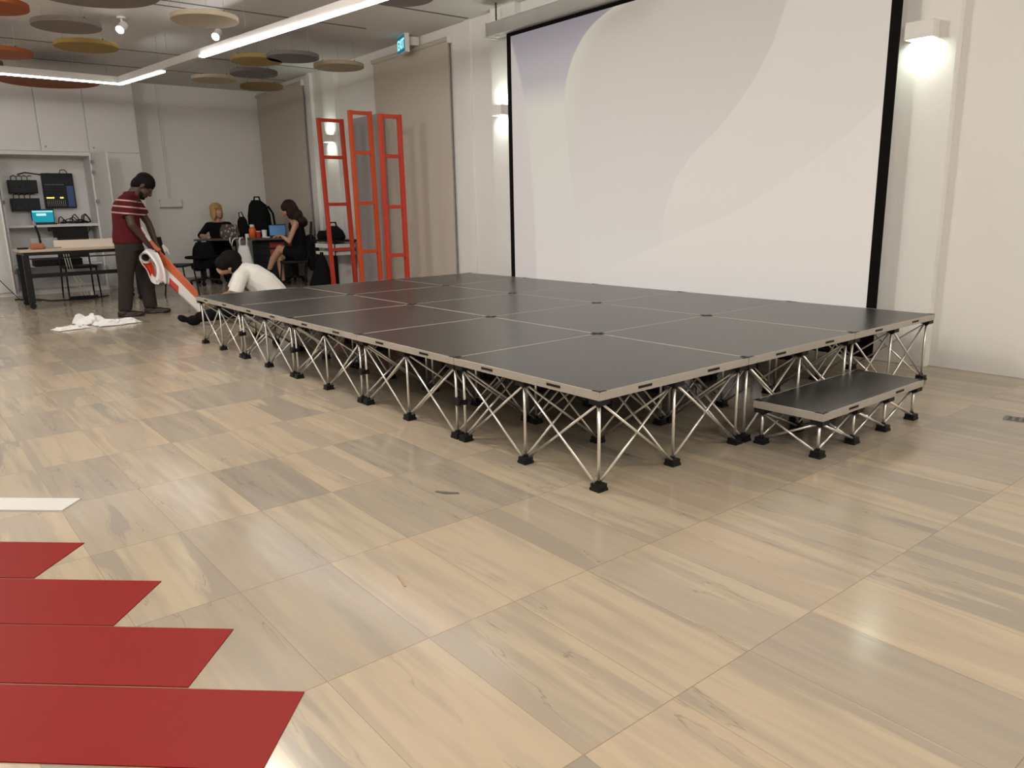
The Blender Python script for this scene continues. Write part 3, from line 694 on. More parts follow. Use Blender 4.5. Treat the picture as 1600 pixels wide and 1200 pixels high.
# ------------------------------------------------------------------ hands
def hand(mb, w, d, n, s=1.0, side=1, curl=.5):
    """palm + four unequal bent fingers + thumb; w wrist, d pointing direction, n out of the back of the hand."""
    w, d = V(w), V(d).normalized(); n = V(n); n = (n - d * n.dot(d)).normalized(); a = d.cross(n) * side
    for k in range(4):
        o = (k - 1.5) * .019 * s
        mb.cap(w + d * .01 * s + a * o * .7, w + d * .075 * s + a * o, .013 * s, .012 * s)
    for k, L in enumerate((.062, .072, .068, .052)):
        o = (k - 1.5) * .020 * s; p = w + d * .080 * s + a * o
        d1 = (d * cos(curl) - n * sin(curl)).normalized(); d2 = (d * cos(curl * 2.2) - n * sin(curl * 2.2)).normalized()
        q = p + d1 * L * .52 * s; e = q + d2 * L * .48 * s
        mb.chain([(p, .0085 * s), (q, .0080 * s), (e, .0068 * s)])
    p = w + d * .022 * s - a * .032 * s; q = p + (d * .6 - a * .75 - n * .35).normalized() * .038 * s; e = q + (d * .9 - a * .1 - n * .5).normalized() * .030 * s
    mb.chain([(p, .012 * s), (q, .0098 * s), (e, .008 * s)])

# ------------------------------------------------------------------ standing man (x forward, y his left)
mn = thing('person', 'standing man in a maroon striped polo bending over the banner he holds', 'person', (-7.55, .15, 0), 1.30)
b = MB()
tl = .85                                             # head pitched down
hc = V((.175, .01, 1.452))
def hp(x, y, z): return hc + Euler((0, tl, 0)).to_matrix() @ V((x, y, z))
b.ell(hp(-.01, 0, .03), (.102, .080, .098), (0, tl, 0)); b.ell(hp(.035, 0, -.045), (.068, .062, .075), (0, tl, 0))
b.ell(hp(.055, 0, -.095), (.040, .042, .032), (0, tl, 0))
b.cap(hp(.088, 0, .010), hp(.112, 0, -.032), .012, .017); b.ell(hp(.103, 0, -.036), (.016, .022, .012), (0, tl, 0))
b.ell(hp(.090, 0, -.068), (.020, .028, .009), (0, tl, 0)); b.ell(hp(.088, 0, -.083), (.018, .025, .010), (0, tl, 0))
for sy in (1, -1):
    b.ell(hp(-.01, sy * .080, -.01), (.022, .012, .034), (0, tl, 0)); b.ell(hp(.083, sy * .034, .016), (.014, .022, .010), (0, tl, 0))
b.cap((.02, 0, 1.30), hp(-.03, 0, -.05), .075, .066)
b.lofth([(-.06, 0, .86, .10, .15), (-.055, 0, 1.0, .10, .145), (-.06, 0, 1.15, .105, .155), (-.03, 0, 1.26, .10, .165), (.02, 0, 1.33, .07, .10)])
for sy, sh, el, wr in ((-1, V((-.03, -.185, 1.275)), V((.010, -.255, 1.03)), V((.165, -.115, .775))), (1, V((.045, .185, 1.27)), V((.165, .235, 1.04)), V((.225, .115, .80)))):
    b.chain([(sh, .055), (sh.lerp(el, .5), .047), (el, .040), (el.lerp(wr, .35), .040), (wr, .026)])
    b.cap(sh, (.0, sy * .08, 1.29), .055, .07)
    d = V((.18, -sy * .10, -.98)); hand(b, wr, d, V((.5, sy * .85, .1)), 1.0, sy, .75)
b.chain([((-.08, -.085, .86), .09), ((-.125, -.10, .45), .058), ((-.185, -.105, .08), .040)]); b.chain([((-.03, .085, .86), .09), ((.075, .10, .45), .058), ((.085, .10, .08), .040)])
b.blob('body', 'skin_dark', mn, .006, 5)
# hair, beard
h = MB(); h.ell(hp(-.022, 0, .045), (.113, .092, .100), (0, tl, 0)); h.ell(hp(-.060, 0, -.015), (.072, .084, .100), (0, tl, 0)); h.ell(hp(-.005, 0, .0), (.060, .084, .030), (0, tl, 0)); h.blob('hair', 'hair_black', mn, .008, 4)
h = MB(); h.ell(hp(.058, 0, -.108), (.050, .047, .030), (0, tl, 0)); 
for sy in (1, -1): h.ell(hp(.035, sy * .045, -.085), (.030, .020, .030), (0, tl, 0))
h.blob('beard', 'hair_black', mn, .007, 3)
# polo
p = MB()
p.lofth([(-.060, 0, .825, .158, .195), (-.058, 0, .90, .160, .195), (-.055, 0, 1.0, .145, .180), (-.052, 0, 1.10, .142, .182), (-.050, 0, 1.20, .138, .192), (-.035, 0, 1.28, .122, .188), (-.008, 0, 1.335, .090, .140), (.020, 0, 1.365, .075, .092), (.045, 0, 1.395, .068, .076)])
for sy, sh, el in ((-1, V((-.03, -.185, 1.275)), V((.010, -.255, 1.03))), (1, V((.045, .185, 1.27)), V((.165, .235, 1.04)))):
    p.cap((-.01, sy * .09, 1.285), sh, .082, .082); p.cyl(sh, sh.lerp(el, .62), .082, .078, 18); p.ell(sh, (.082,) * 3)
p.blob('polo_shirt', 'polo', mn, .009, 4)
k = MB(); k.ringloft([[V((.035 + rx * cos(a) + dz * .55, ry * sin(a), 1.352 + dz - .35 * rx * cos(a))) for a in [2 * PI * i / 20 for i in range(20)]] for rx, ry, dz in ((.082, .090, -.015), (.078, .084, .016), (.070, .076, .016), (.070, .076, -.015))], closed=True)
k.build('collar', 'polo', mn, smooth=True)
# trousers and shoes
p = MB(); p.lofth([(-.060, 0, .92, .135, .172), (-.060, 0, .82, .148, .182), (-.055, 0, .74, .145, .180)])
for sy, hx, kx, ax in ((-1, -.085, -.125, -.178), (1, -.025, .070, .085)):
    p.ringloft([[V((cx + rx * cos(a), sy * .092 + ry * sin(a), z)) for a in [2 * PI * i / 18 for i in range(18)]] for cx, z, rx, ry in ((hx, .80, .115, .095), (hx * .7 + kx * .3, .66, .108, .092), (kx, .44, .082, .080), (kx * .5 + ax * .5, .25, .078, .075), (ax, .075, .074, .068))])
p.blob('trousers', 'trouser', mn, .009, 4)
for sy, ax, yaw_ in ((-1, -.175, .15), (1, .095, -.05)):
    s = MB(); R = Euler((0, 0, yaw_)).to_matrix(); o = V((ax, sy * .098, 0))
    for c_, rd in (((-.03, 0, .045), (.060, .042, .045)), ((.06, 0, .036), (.085, .045, .036)), ((.145, .0, .028), (.060, .043, .028))): s.ell(o + R @ V(c_), rd, (0, 0, yaw_))
    s.ringloft([[o + R @ V((.055 + .145 * cos(a), .046 * sin(a), z)) for a in [2 * PI * i / 20 for i in range(20)]] for z in (.001, .02)])
    s.blob('shoe', 'shoe', mn, .007, 3)

# ------------------------------------------------------------------ the banner
def sheet(name, fn, nu, nv, m, parent, thick=.002, uvr=None):
    bm = bmesh.new(); g = [[bm.verts.new(fn(i / nu, j / nv)) for j in range(nv + 1)] for i in range(nu + 1)]
    uvl = bm.loops.layers.uv.new('uv')
    for i in range(nu):
        for j in range(nv):
            fc = bm.faces.new((g[i][j], g[i + 1][j], g[i + 1][j + 1], g[i][j + 1]))
            for lp, (a, c) in zip(fc.loops, ((i, j), (i + 1, j), (i + 1, j + 1), (i, j + 1))): lp[uvl].uv = (a / nu, c / nv)
    me = bpy.data.meshes.new(name); bm.to_mesh(me); bm.free(); me.materials.append(M[m])
    for pl in me.polygons: pl.use_smooth = True
    o = bpy.data.objects.new(name, me); COL.objects.link(o); o.parent = parent
    s = o.modifiers.new('thickness', 'SOLIDIFY'); s.thickness = thick
    return o
bn = thing('banner', 'long orange and white vinyl banner slanting from the standing man down to the stage corner', 'banner', (-7.55, .15, 0), 1.3419)
def bz(A, B, D, u): return A * (1 - u) ** 2 + B * 2 * u * (1 - u) + D * u ** 2
S_top, S_bot = V((.250, -.06, .735)), V((.185, -.10, .465))
E_top, E_bot = V((.540, -1.07, .335)), V((.548, -1.07, .075))
def bf(u, v):
    t_ = bz(S_top, S_top.lerp(E_top, .5) + V((0, 0, .015)), E_top, u); b_ = bz(S_bot, S_bot.lerp(E_bot, .5) + V((0, 0, .02)), E_bot, u)
    return t_.lerp(b_, 1 - v) + V((.2, -.3, .5)).normalized() * .025 * sin(v * PI)
sheet('banner_sheet', bf, 24, 10, 'banner', bn)
def crv(P, u):
    k = u * (len(P) - 1); i = min(int(k), len(P) - 2); f_ = k - i
    g = lambda j: V((*P[max(0, min(len(P) - 1, j))], 0)); p0, p1, p2, p3 = g(i - 1), g(i), g(i + 1), g(i + 2)
    return .5 * ((2 * p1) + (p2 - p0) * f_ + (2 * p0 - 5 * p1 + 4 * p2 - p3) * f_ ** 2 + (3 * p1 - p0 - 3 * p2 + p3) * f_ ** 3)
def rollf(u, v):
    a = u * 4.2 * PI; r_ = .040 + .026 * u; return V((.092 + r_ * cos(a) + .05 * v, -.36 + .22 * v, .672 + r_ * sin(a) + .035 * v))
sheet('banner_roll', rollf, 60, 4, 'paper', bn)
def inner(u, v):
    a = u * 2 * PI; return V((.092 + .038 * cos(a) * (1 - v) + .03 * v, -.355 + .08 * v, .672 + .038 * sin(a) * (1 - v) + .01 * v))
sheet('roll_hole_shade', inner, 24, 4, 'shoe', bn)  # dark cone, its colour stands in for the shade inside the hollow roll
LC = [(.030, .660), (.050, .600), (.085, .540), (.104, .470), (.122, .405), (.158, .375)]
RC = [(.150, .660), (.172, .590), (.198, .520), (.214, .450), (.212, .400), (.190, .372)]
def tongue(u, v):
    p, q_ = crv(LC, v), crv(RC, v); w = p.lerp(q_, u); return V((w.x, -.335 + .07 * sin(u * PI) * (1 - .5 * v) - .02 * u - .05 * v * v, w.y))
sheet('hanging_fold', tongue, 14, 18, 'paper', bn)
def redfold(u, v):
    p, q_ = crv(LC, .08 + v * .52), crv(RC, .08 + v * .52); w = p.lerp(q_, .12 + u * (.80 - .3 * v)); return V((w.x, -.350 + .05 * sin(u * PI) - .02 * u, w.y))
sheet('red_inner_fold', redfold, 10, 12, 'redframe', bn)
def flap1(u, v):
    s0 = V((.095 + .130 * u, -.30 - .06 * (1 - u), .748 - .03 * u)); e0 = V((.165 + .105 * u, -.39, .400 - .035 * u + .05 * abs(((u * 2.5 + .2) % 1) - .5)))
    w = s0.lerp(e0, v); return V((w.x + .02 * sin(v * PI) - .035 * sin(v * PI) * (1 - u) * -1, w.y - .05 * sin(v * PI) - .02 * sin(u * 6), w.z))
sheet('loose_flap', flap1, 16, 14, 'paper', bn)
def flap2(u, v):
    return V((.285 + .055 * u + .02 * v, .06 - .04 * u, .775 - .08 * v + .02 * sin(5 * u)))
sheet('loose_flap', flap2, 8, 8, 'paper', bn)
def flap3(u, v):
    return V((.062 + .17 * v + .045 * u, -.02 + .01 * sin(4 * v), .985 - .27 * v + .020 * u - .03 * sin(v * PI)))
sheet('upper_strip', flap3, 8, 14, 'banner', bn)

# crumpled paper on the floor
def crumple(name, loc, sx, sy, hgt, seed, rz, label):
    bm = bmesh.new(); N = 18
    def fz(u, v):
        p = V((u * 3.2 + seed, v * 3.2, seed * 1.7)); e = min(1, 5 * min(u, 1 - u, v, 1 - v) + .12)
        return max(.004, hgt * e * (0.45 + .9 * abs(noise.noise(p)) + .5 * noise.noise(p * 2.3)))
    g = []
    for i in range(N + 1):
        row = []
        for j in range(N + 1):
            u, v = i / N, j / N; w = .06 * noise.noise(V((u * 4, v * 4, seed)))
            row.append(bm.verts.new(((u - .5) * sx + w, (v - .5) * sy + w * .8, fz(u, v))))
        g.append(row)
    for i in range(N):
        for j in range(N): bm.faces.new((g[i][j], g[i + 1][j], g[i + 1][j + 1], g[i][j + 1]))
    me = bpy.data.meshes.new(name); bm.to_mesh(me); bm.free(); me.materials.append(M['paper'])
    o = bpy.data.objects.new(name, me); COL.objects.link(o); o.location = loc; o.rotation_euler = (0, 0, rz)
    s = o.modifiers.new('thickness', 'SOLIDIFY'); s.thickness = .003; s.offset = 1
    return tag(o, label, 'paper', 'crumpled white sheets on the floor')
crumple('crumpled_paper', (-7.26, -.46, .0), .24, .27, .085, 1.3, .3, 'crumpled white sheet, tallest of the heap left of the man')
crumple('crumpled_paper', (-6.93, -.70, .0), .20, .32, .035, 4.1, .2, 'flat crumpled white sheet at the left of the heap')
crumple('crumpled_paper', (-6.96, -.25, .0), .24, .42, .055, 7.7, .1, 'crumpled white sheet at the right of the heap, nearest the man')

# ------------------------------------------------------------------ kneeling boy in white
by = thing('person', 'person in a white T-shirt crouched on the floor behind the far stage corner', 'person', (-6.3, .95, 0), 1.222)
b = MB()
hc2 = V((-.165, .0, .590))
b.ell(hc2, (.092, .078, .098), (0, -.5, 0)); b.ell(hc2 + V((-.055, 0, -.045)), (.056, .054, .058)); b.ell(hc2 + V((-.092, 0, -.080)), (.026, .032, .024))
b.cap(hc2 + V((-.110, 0, -.015)), hc2 + V((-.128, 0, -.045)), .011, .015); b.ell(hc2 + V((-.118, 0, -.070)), (.014, .024, .008))
for sy in (1, -1): b.ell(hc2 + V((.0, sy * .078, -.03)), (.022, .012, .032)); b.ell(hc2 + V((-.092, sy * .030, -.010)), (.012, .018, .009))
b.cap((-.02, 0, .50), hc2 + V((.04, 0, -.03)), .058, .055)
b.chain([((.0, 0, .45), .13), ((.14, 0, .35), .135), ((.27, 0, .19), .14)])
for sy, sh, el, wr in ((-1, V((-.07, -.165, .455)), V((-.155, -.235, .26)), V((-.37, -.26, .235))), (1, V((-.07, .165, .45)), V((-.19, .19, .26)), V((-.40, .02, .21)))):
    b.chain([(sh, .052), (el, .038), (wr, .026)]); b.cap(sh, (0, sy * .05, .45), .055, .09)
    hand(b, wr, V((-.95, -.25 if sy < 0 else -.3, -.18)), V((-.1, -.2, 1)), .95, sy, .7)
for sy, kn, an in ((-1, V((-.18, -.33, .13)), V((-.50, -.36, .085))), (1, V((-.14, .22, .16)), V((.12, .30, .07)))):
    b.chain([((.26, sy * .09, .14), .085), (kn, .060), (an, .040)])
b.blob('body', 'skin_mid', by, .007, 5)
h = MB(); h.ell(hc2 + V((.005, 0, .045)), (.132, .115, .112), (0, -.5, 0)); h.ell(hc2 + V((.055, 0, -.005)), (.082, .098, .100)); h.ell(hc2 + V((-.082, 0, .030)), (.070, .090, .062), (0, -.5, 0)); h.ell(hc2 + V((-.070, -.05, .0)), (.050, .05, .055)); h.ell(hc2 + V((-.098, 0, .012)), (.050, .085, .055)); h.blob('hair', 'hair_black', by, .009, 3)
p = MB(); p.chain([((-.015, 0, .475), .135), ((.07, 0, .435), .155), ((.17, 0, .35), .165), ((.25, 0, .25), .165)]); p.ell((.27, 0, .19), (.16, .18, .12))
p.cap((-.03, -.08, .475), (-.07, -.165, .46), .085, .078); p.cap((-.03, .08, .475), (-.07, .165, .455), .085, .078)
p.cyl((-.07, -.165, .46), (-.135, -.215, .30), .080, .074, 18); p.cyl((-.07, .165, .455), (-.15, .185, .31), .080, .072, 18)
p.blob('white_tshirt', 'tshirt', by, .010, 4)
p = MB(); p.ell((.27, 0, .135), (.165, .19, .125))
for sy, kn, an in ((-1, V((-.18, -.33, .13)), V((-.50, -.36, .090))), (1, V((-.14, .22, .16)), V((.12, .30, .075)))): p.chain([((.26, sy * .09, .14), .10), (kn, .082), (an, .055)])
p.blob('black_trousers', 'blackf', by, .010, 4)
s = MB(); s.ell((-.56, -.365, .060), (.075, .042, .055)); s.ell((-.665, -.37, .085), (.055, .040, .036), (0, .5, 0)); s.blob('black_sock', 'blackf', by, .008, 3)
s = MB(); s.ell((.19, .32, .045), (.09, .045, .040)); s.blob('black_sock', 'blackf', by, .008, 3)

# ------------------------------------------------------------------ far table with the two women
TA = .893; TC = V((-10.46, 2.42, 0))
tb = thing('work_table', 'dark table in the far corner where two women work', 'table', TC, TA)
MB().bb((-.76, 0, .700), (.76, .52, .728)).build('tabletop', 'tabletop', tb, bevel=.003)
for x in (-.70, .70):
    lg = MB().bb((x - .025, .05, .06), (x + .025, .10, .70)).build('leg', 'blackm', tb); MB().cyl((x - .015, .075, .03), (x + .015, .075, .03), .03).build('castor', 'blackp', lg)
    lg = MB().bb((x - .025, .42, .06), (x + .025, .47, .70)).build('leg', 'blackm', tb); MB().cyl((x - .015, .445, .03), (x + .015, .445, .03), .03).build('castor', 'blackp', lg)
ca, sa = cos(TA), sin(TA)
def tw(x, y, z=0): return (TC.x + ca * x - sa * y, TC.y + sa * x + ca * y, z)
ZT = .7285
# swivel chair with a black jacket at the left end
def swivel(loc, rz, label):
    t = thing('swivel_chair', label, 'chair', loc, rz)
    MB().bb((-.22, -.21, .42), (.22, .21, .47)).build('seat', 'blackf', t, bevel=.03)
    MB().cyl((0, 0, .10), (0, 0, .42), .022).build('gas_post', 'blackm', t)
    for k in range(5):
        a = 2 * PI * k / 5 + .5; s = MB(); s.tube([(0, 0, .11), (.24 * cos(a), .24 * sin(a), .075)], .016); l = s.build('base_arm', 'blackm', t)
        MB().cyl((.24 * cos(a) - .018, .24 * sin(a), .032), (.24 * cos(a) + .018, .24 * sin(a), .032), .032).build('castor', 'blackp', l)
    return t
swivel(tw(-.62, -.02), .3, 'black swivel chair under the left end of the work table')
j = MB(); j.lofth([(0, 0, 0, .15, .14), (.02, 0, .08, .20, .16), (.0, .01, .2, .20, .15), (-.01, .0, .32, .17, .12), (0, 0, .42, .12, .10)]); j.ell((-.12, -.04, .04), (.10, .1, .08))
jo = j.blob('black_jacket', 'blackf', None, .012, 3); jo.location = tw(-.60, -.02, .262); jo.rotation_euler = (0, 0, TA)
tag(jo, 'black jacket heaped on the swivel chair at the left table end', 'jacket')

# blonde woman behind the table (local x = image right, y = away)
bl = thing('person', 'blonde woman in black seated behind the far table', 'person', (-11.24, 2.40, 0), 1.15)
b = MB(); hc3 = V((-.045, 0, 1.165)); RH = Euler((0, 0, .75)).to_matrix()
def h3(x, y, z): return hc3 + RH @ V((x, y, z))
b.ell(h3(0, .01, .03), (.078, .092, .092), (0, 0, .75)); b.ell(h3(0, -.035, -.040), (.058, .062, .068), (0, 0, .75)); b.ell(h3(0, -.055, -.090), (.034, .032, .026), (0, 0, .75))
b.cap(h3(0, -.088, .005), h3(0, -.106, -.028), .009, .014); b.ell(h3(0, -.088, -.065), (.024, .014, .008), (0, 0, .75))
for sx in (1, -1): b.ell(h3(sx * .076, 0, -.01), (.012, .02, .03)); b.ell(h3(sx * .032, -.082, .012), (.018, .012, .009), (0, 0, .75))
b.cap((-.05, .02, .98), hc3 + V((0, .02, -.06)), .048, .046)
b.lofth([(-.05, .05, .50, .15, .11), (-.05, .05, .75, .13, .10), (-.05, .04, .92, .15, .10), (-.05, .03, .99, .10, .07)])
for sx, sh, el, wr in ((-1, V((-.21, .03, .93)), V((-.34, -.04, .77)), V((-.20, -.26, .765))), (1, V((.11, .03, .93)), V((.18, -.06, .77)), V((.08, -.26, .765)))):
    b.chain([(sh, .045), (el, .036), (wr, .024)]); b.cap(sh, (-.05 + sx * .05, .03, .95), .045, .06); hand(b, wr, V((.2 * -sx, -1, -.05)), V((0, 0, 1)), .9, sx, .35)
b.chain([((-.12, .05, .50), .08), ((-.14, -.28, .48), .06), ((-.14, -.30, .06), .04)]); b.chain([((.03, .05, .50), .08), ((.05, -.28, .48), .06), ((.05, -.30, .06), .04)])
b.blob('body', 'skin_light', bl, .008, 4)
h = MB(); h.ell(h3(0, .025, .050), (.105, .105, .095), (0, 0, .75)); h.ell(h3(.070, .02, -.03), (.034, .065, .105), (0, 0, .75)); h.ell(h3(-.074, .012, -.035), (.036, .068, .115), (0, 0, .75)); h.ell(h3(0, .075, -.04), (.085, .05, .10), (0, 0, .75)); h.ell(h3(-.045, -.06, .065), (.045, .035, .03), (0, 0, .75))
h.blob('blonde_hair', 'hair_blonde', bl, .009, 3)
p = MB(); p.lofth([(-.05, .05, .44, .20, .16), (-.05, .05, .60, .17, .13), (-.05, .05, .78, .155, .122), (-.05, .04, .92, .175, .118), (-.05, .03, .985, .12, .085)])
for sx, sh, el in ((-1, V((-.21, .03, .93)), V((-.34, -.04, .775))), (1, V((.11, .03, .93)), V((.18, -.06, .775)))): p.cap((-.05, .03, .93), sh, .075, .062); p.cap(sh, el, .060, .050)
p.chain([((-.12, .05, .50), .10), ((-.14, -.28, .48), .08), ((-.14, -.30, .10), .07)]); p.chain([((.03, .05, .50), .10), ((.05, -.28, .48), .08), ((.05, -.30, .10), .07)])
p.blob('black_clothes', 'blackf', bl, .010, 4)
for x in (-.14, .05):
    s = MB(); s.ell((x, -.36, .04), (.045, .11, .04)); s.blob('shoe', 'blackp', bl, .009, 3)
ch2 = chair('chair', (-11.24 - .03, 2.40, 0), 1.15, 'black chair under the blonde woman, mostly hidden by the table')

# things on the table
def onT(x, y): return tw(x, y, ZT)
fb = MB(); fb.lofth([(0, 0, .0, .145, .06), (0, 0, .07, .155, .065), (0, 0, .16, .145, .05), (0, 0, .225, .11, .025)]); fo = fb.build('patterned_bag', 'dotted', smooth=True, loc=onT(-.20, .10)); fo.rotation_euler = (0, 0, TA + .2)
tag(fo, 'grey bag with pale dots on the far table in front of the blonde woman', 'bag')
bp = thing('backpack', 'large black backpack, tallest thing on the far table', 'backpack', onT(.22, .36), TA + .3)
m_ = MB(); m_.lofth([(0, 0, 0, .17, .12), (0, 0, .12, .19, .14), (0, 0, .36, .18, .13), (-.01, 0, .52, .14, .10), (-.03, 0, .60, .07, .06)]); m_.build('pack_body', 'blackf', bp, smooth=True)
m_ = MB(); m_.lofth([(.0, -.13, .06, .12, .05), (0, -.14, .15, .13, .055), (0, -.13, .27, .11, .04)]); m_.build('front_pocket', 'blackf', bp, smooth=True)
MB().tube([(-.06, 0, .58), (-.05, 0, .65), (.02, 0, .65), (.04, 0, .57)], .014).build('grab_handle', 'blackf', bp)
MB().tube([(.15, .05, .50), (.22, .03, .38), (.24, .0, .15), (.18, 0, .02)], .018).build('shoulder_strap', 'blackf', bp)
b2 = thing('small_backpack', 'smaller black bag between the patterned bag and the large backpack', 'bag', onT(-.02, .22), TA)
m_ = MB(); m_.lofth([(0, 0, 0, .085, .07), (0, 0, .12, .095, .08), (0, 0, .28, .075, .06), (0, 0, .34, .04, .04)]); m_.build('bag_body', 'blackf', b2, smooth=True)
MB().tube([(-.04, 0, .33), (-.045, 0, .40), (0, 0, .415), (.03, 0, .33)], .009).build('handle', 'blackf', b2)
bo = thing('orange_bottle', 'orange bottle with white cap on the far table', 'bottle', onT(.17, .10))
MB().lofth([(0, 0, 0, .055, .055), (0, 0, .14, .055, .055), (0, 0, .175, .035, .035)]).build('bottle', 'orange', bo, smooth=True)
MB().cyl((0, 0, .176), (0, 0, .215), .036).build('cap', 'whitep', bo)
cu_ = thing('paper_cup', 'white paper cup between the orange bottle and the laptop', 'cup', onT(.36, .10))
MB().cyl((0, 0, 0), (0, 0, .125), .034, .042, 20).build('cup', 'paper', cu_); MB().cyl((0, 0, .126), (0, 0, .138), .044, seg=20).build('lid', 'blackp', cu_)
rc = thing('red_cup', 'small red cup right beside the orange bottle', 'cup', onT(.275, .06))
MB().cyl((0, 0, 0), (0, 0, .10), .032, .038, 20).build('cup', 'red', rc); MB().cyl((0, 0, .1005), (0, 0, .11), .039, seg=20).build('lid', 'whitep', rc)
tag(MB().cyl((0, 0, 0), (0, 0, .07), .03, seg=16).build('white_jar', 'whitep', loc=onT(.09, .06)), 'small white jar at the left of the orange bottle', 'jar')
tag(MB().bb((-.08, -.04, 0), (.08, .04, .02)).build('paper_wad', 'paper', loc=onT(.40, .04), bevel=.006), 'white folded tissue on the table edge below the paper cup', 'paper')
laptop('laptop', onT(.60, .06), TA + .35, .27, .17, .19, -.15, 'lap_blue', 'open laptop with blue screen in front of the dark-haired woman')
# white carrier bag hung on the table edge
pl = thing('carrier_bag', 'white plastic carrier bag hanging from the front edge of the far table', 'bag', tw(.06, -.075, .22), TA)
m_ = MB(); m_.lofth([(.02, 0, 0, .10, .05), (.02, 0, .06, .125, .060), (.0, 0, .22, .115, .055), (.0, 0, .36, .085, .03), (0, 0, .40, .07, .02)]); m_.build('bag_body', 'paper', pl, smooth=True)
for x in (-.05, .05): MB().tube([(x, 0, .38), (x * 1.2, .005, .47), (x, .03, .516), (x * .8, .12, .518)], .013).build('handle', 'paper', pl)
ws_ = MB().tube([(0, .1, .008), (0, -.012, .006), (.0, -.014, -.05), (.02, -.014, -.11), (.045, -.014, -.03), (.08, -.012, .006), (.12, .1, .008)], .010, 6).build('white_strap', 'paper', smooth=True, loc=onT(-.17, 0)); ws_.rotation_euler = (0, 0, TA)
tag(ws_, 'white strap looped over the table edge left of the carrier bag', 'strap')
# red drawer unit under the right half of the table
dw = thing('drawer_unit', 'red and dark drawer unit under the right half of the far table', 'drawer unit', tw(.42, .30), TA)
MB().bb((-.34, 0, .06), (.34, .20, .68)).build('carcass', 'blackm', dw)
for k in range(5):
    z0 = .10 + k * .115
    MB().bb((-.33, -.012, z0), (-.06, -.001, z0 + .085)).build('drawer', 'navy', dw)
    MB().bb((-.05, -.012, z0), (.33, -.001, z0 + .085)).build('drawer', 'red' if k > 2 else 'navy', dw)

# dark-haired woman, side view, facing image left (local -x)
br = thing('person', 'woman with long dark hair in a black sleeveless dress seated cross-legged at a laptop', 'person', (-9.6, 2.65, 0), 1.1846)
b = MB(); hc4 = V((.225, 0, 1.185))
b.ell(hc4 + V((.01, 0, .02)), (.090, .076, .092)); b.ell(hc4 + V((-.040, 0, -.045)), (.058, .056, .066)); b.ell(hc4 + V((-.062, 0, -.092)), (.030, .032, .024))
b.cap(hc4 + V((-.088, 0, .0)), hc4 + V((-.106, 0, -.030)), .009, .013); b.ell(hc4 + V((-.088, 0, -.066)), (.014, .022, .008))
for sy in (1, -1): b.ell(hc4 + V((0, sy * .074, -.01)), (.02, .012, .03)); b.ell(hc4 + V((-.084, sy * .03, .01)), (.012, .017, .009))
b.cap((.29, 0, .98), hc4 + V((.03, 0, -.05)), .047, .045)
b.lofth([(.36, 0, .45, .13, .16), (.36, 0, .58, .11, .14), (.345, 0, .75, .10, .13), (.325, 0, .90, .10, .15), (.305, 0, .985, .07, .10)])
for sy, sh, el, wr in ((-1, V((.315, -.165, .945)), V((.200, -.205, .690)), V((.095, -.13, .775))), (1, V((.315, .165, .945)), V((.20, .20, .70)), V((.09, .11, .775)))):
    b.chain([(sh, .046), (sh.lerp(el, .5), .040), (el, .034), (wr, .024)]); b.cap(sh, (.30, sy * .06, .955), .048, .062)
    hand(b, wr, V((-1, -sy * .1, -.02)), V((0, 0, 1)), .9, -sy, .35)
b.chain([((.34, -.09, .48), .085), ((.06, -.02, .575), .062), ((-.06, .01, .42), .052), ((-.13, .02, .26), .034)])       # crossed leg
b.chain([((.34, .09, .46), .085), ((.04, .05, .47), .060), ((.045, .05, .28), .050), ((.06, .05, .07), .034)])
b.blob('body', 'skin_light', br, .007, 5)
h = MB(); h.ell(hc4 + V((.020, 0, .040)), (.112, .098, .098)); h.ell(hc4 + V((.070, 0, -.04)), (.095, .100, .120)); h.ell(hc4 + V((.120, 0, -.13)), (.095, .110, .120), (0, .4, 0)); h.ell(hc4 + V((.185, 0, -.20)), (.105, .110, .085), (0, .7, 0)); h.ell(hc4 + V((-.060, -.040, .015)), (.05, .04, .065))
h.ell(hc4 + V((.02, -.075, -.06)), (.055, .03, .11)); h.blob('long_hair', 'hair_brown', br, .009, 16)
p = MB(); p.lofth([(.36, 0, .40, .155, .19), (.365, 0, .50, .150, .18), (.36, 0, .62, .125, .155), (.345, 0, .76, .115, .145), (.325, 0, .90, .118, .150), (.305, 0, .975, .085, .105)])
p.chain([((.34, -.09, .48), .105), ((.17, -.05, .535), .092)]); p.chain([((.34, .09, .46), .105), ((.17, .07, .47), .090)]); p.blob('black_dress', 'blackf', br, .010, 4)
s = MB(); s.ell((-.165, .02, .215), (.075, .036, .05), (0, -.9, 0)); s.ell((-.13, .02, .24), (.04, .038, .05)); s.blob('black_shoe', 'blackp', br, .008, 3)
s = MB(); s.ell((.0, .05, .036), (.10, .038, .036)); s.ell((.06, .05, .055), (.045, .04, .055)); s.blob('black_shoe', 'blackp', br, .008, 3)
bc = thing('chair', 'black chair under the dark-haired woman with a jacket over its back', 'chair', (-9.6, 2.65, 0), 1.1846)
MB().bb((.04, -.21, .355), (.46, .21, .395)).build('seat', 'blackp', bc, bevel=.012)
MB().box((.535, 0, .80), (.02, .40, .36), (0, .12, 0)).build('backrest', 'blackp', bc, bevel=.01)
for y in (-.19, .19):
    MB().tube([(.06, y, .36), (.015, y, 0)], .011).build('leg', 'blackm', bc); MB().tube([(.39, y, 0), (.44, y, .37), (.525, y, .64), (.55, y, .92)], .011).build('leg', 'blackm', bc)
j = MB(); j.lofth([(.03, -.05, 0, .07, .12), (.02, -.03, .08, .115, .19), (.0, 0, .30, .125, .215), (-.015, 0, .48, .085, .20), (-.01, 0, .55, .05, .16)]); jo = j.blob('hung_jacket', 'blackf', None, .012, 3)
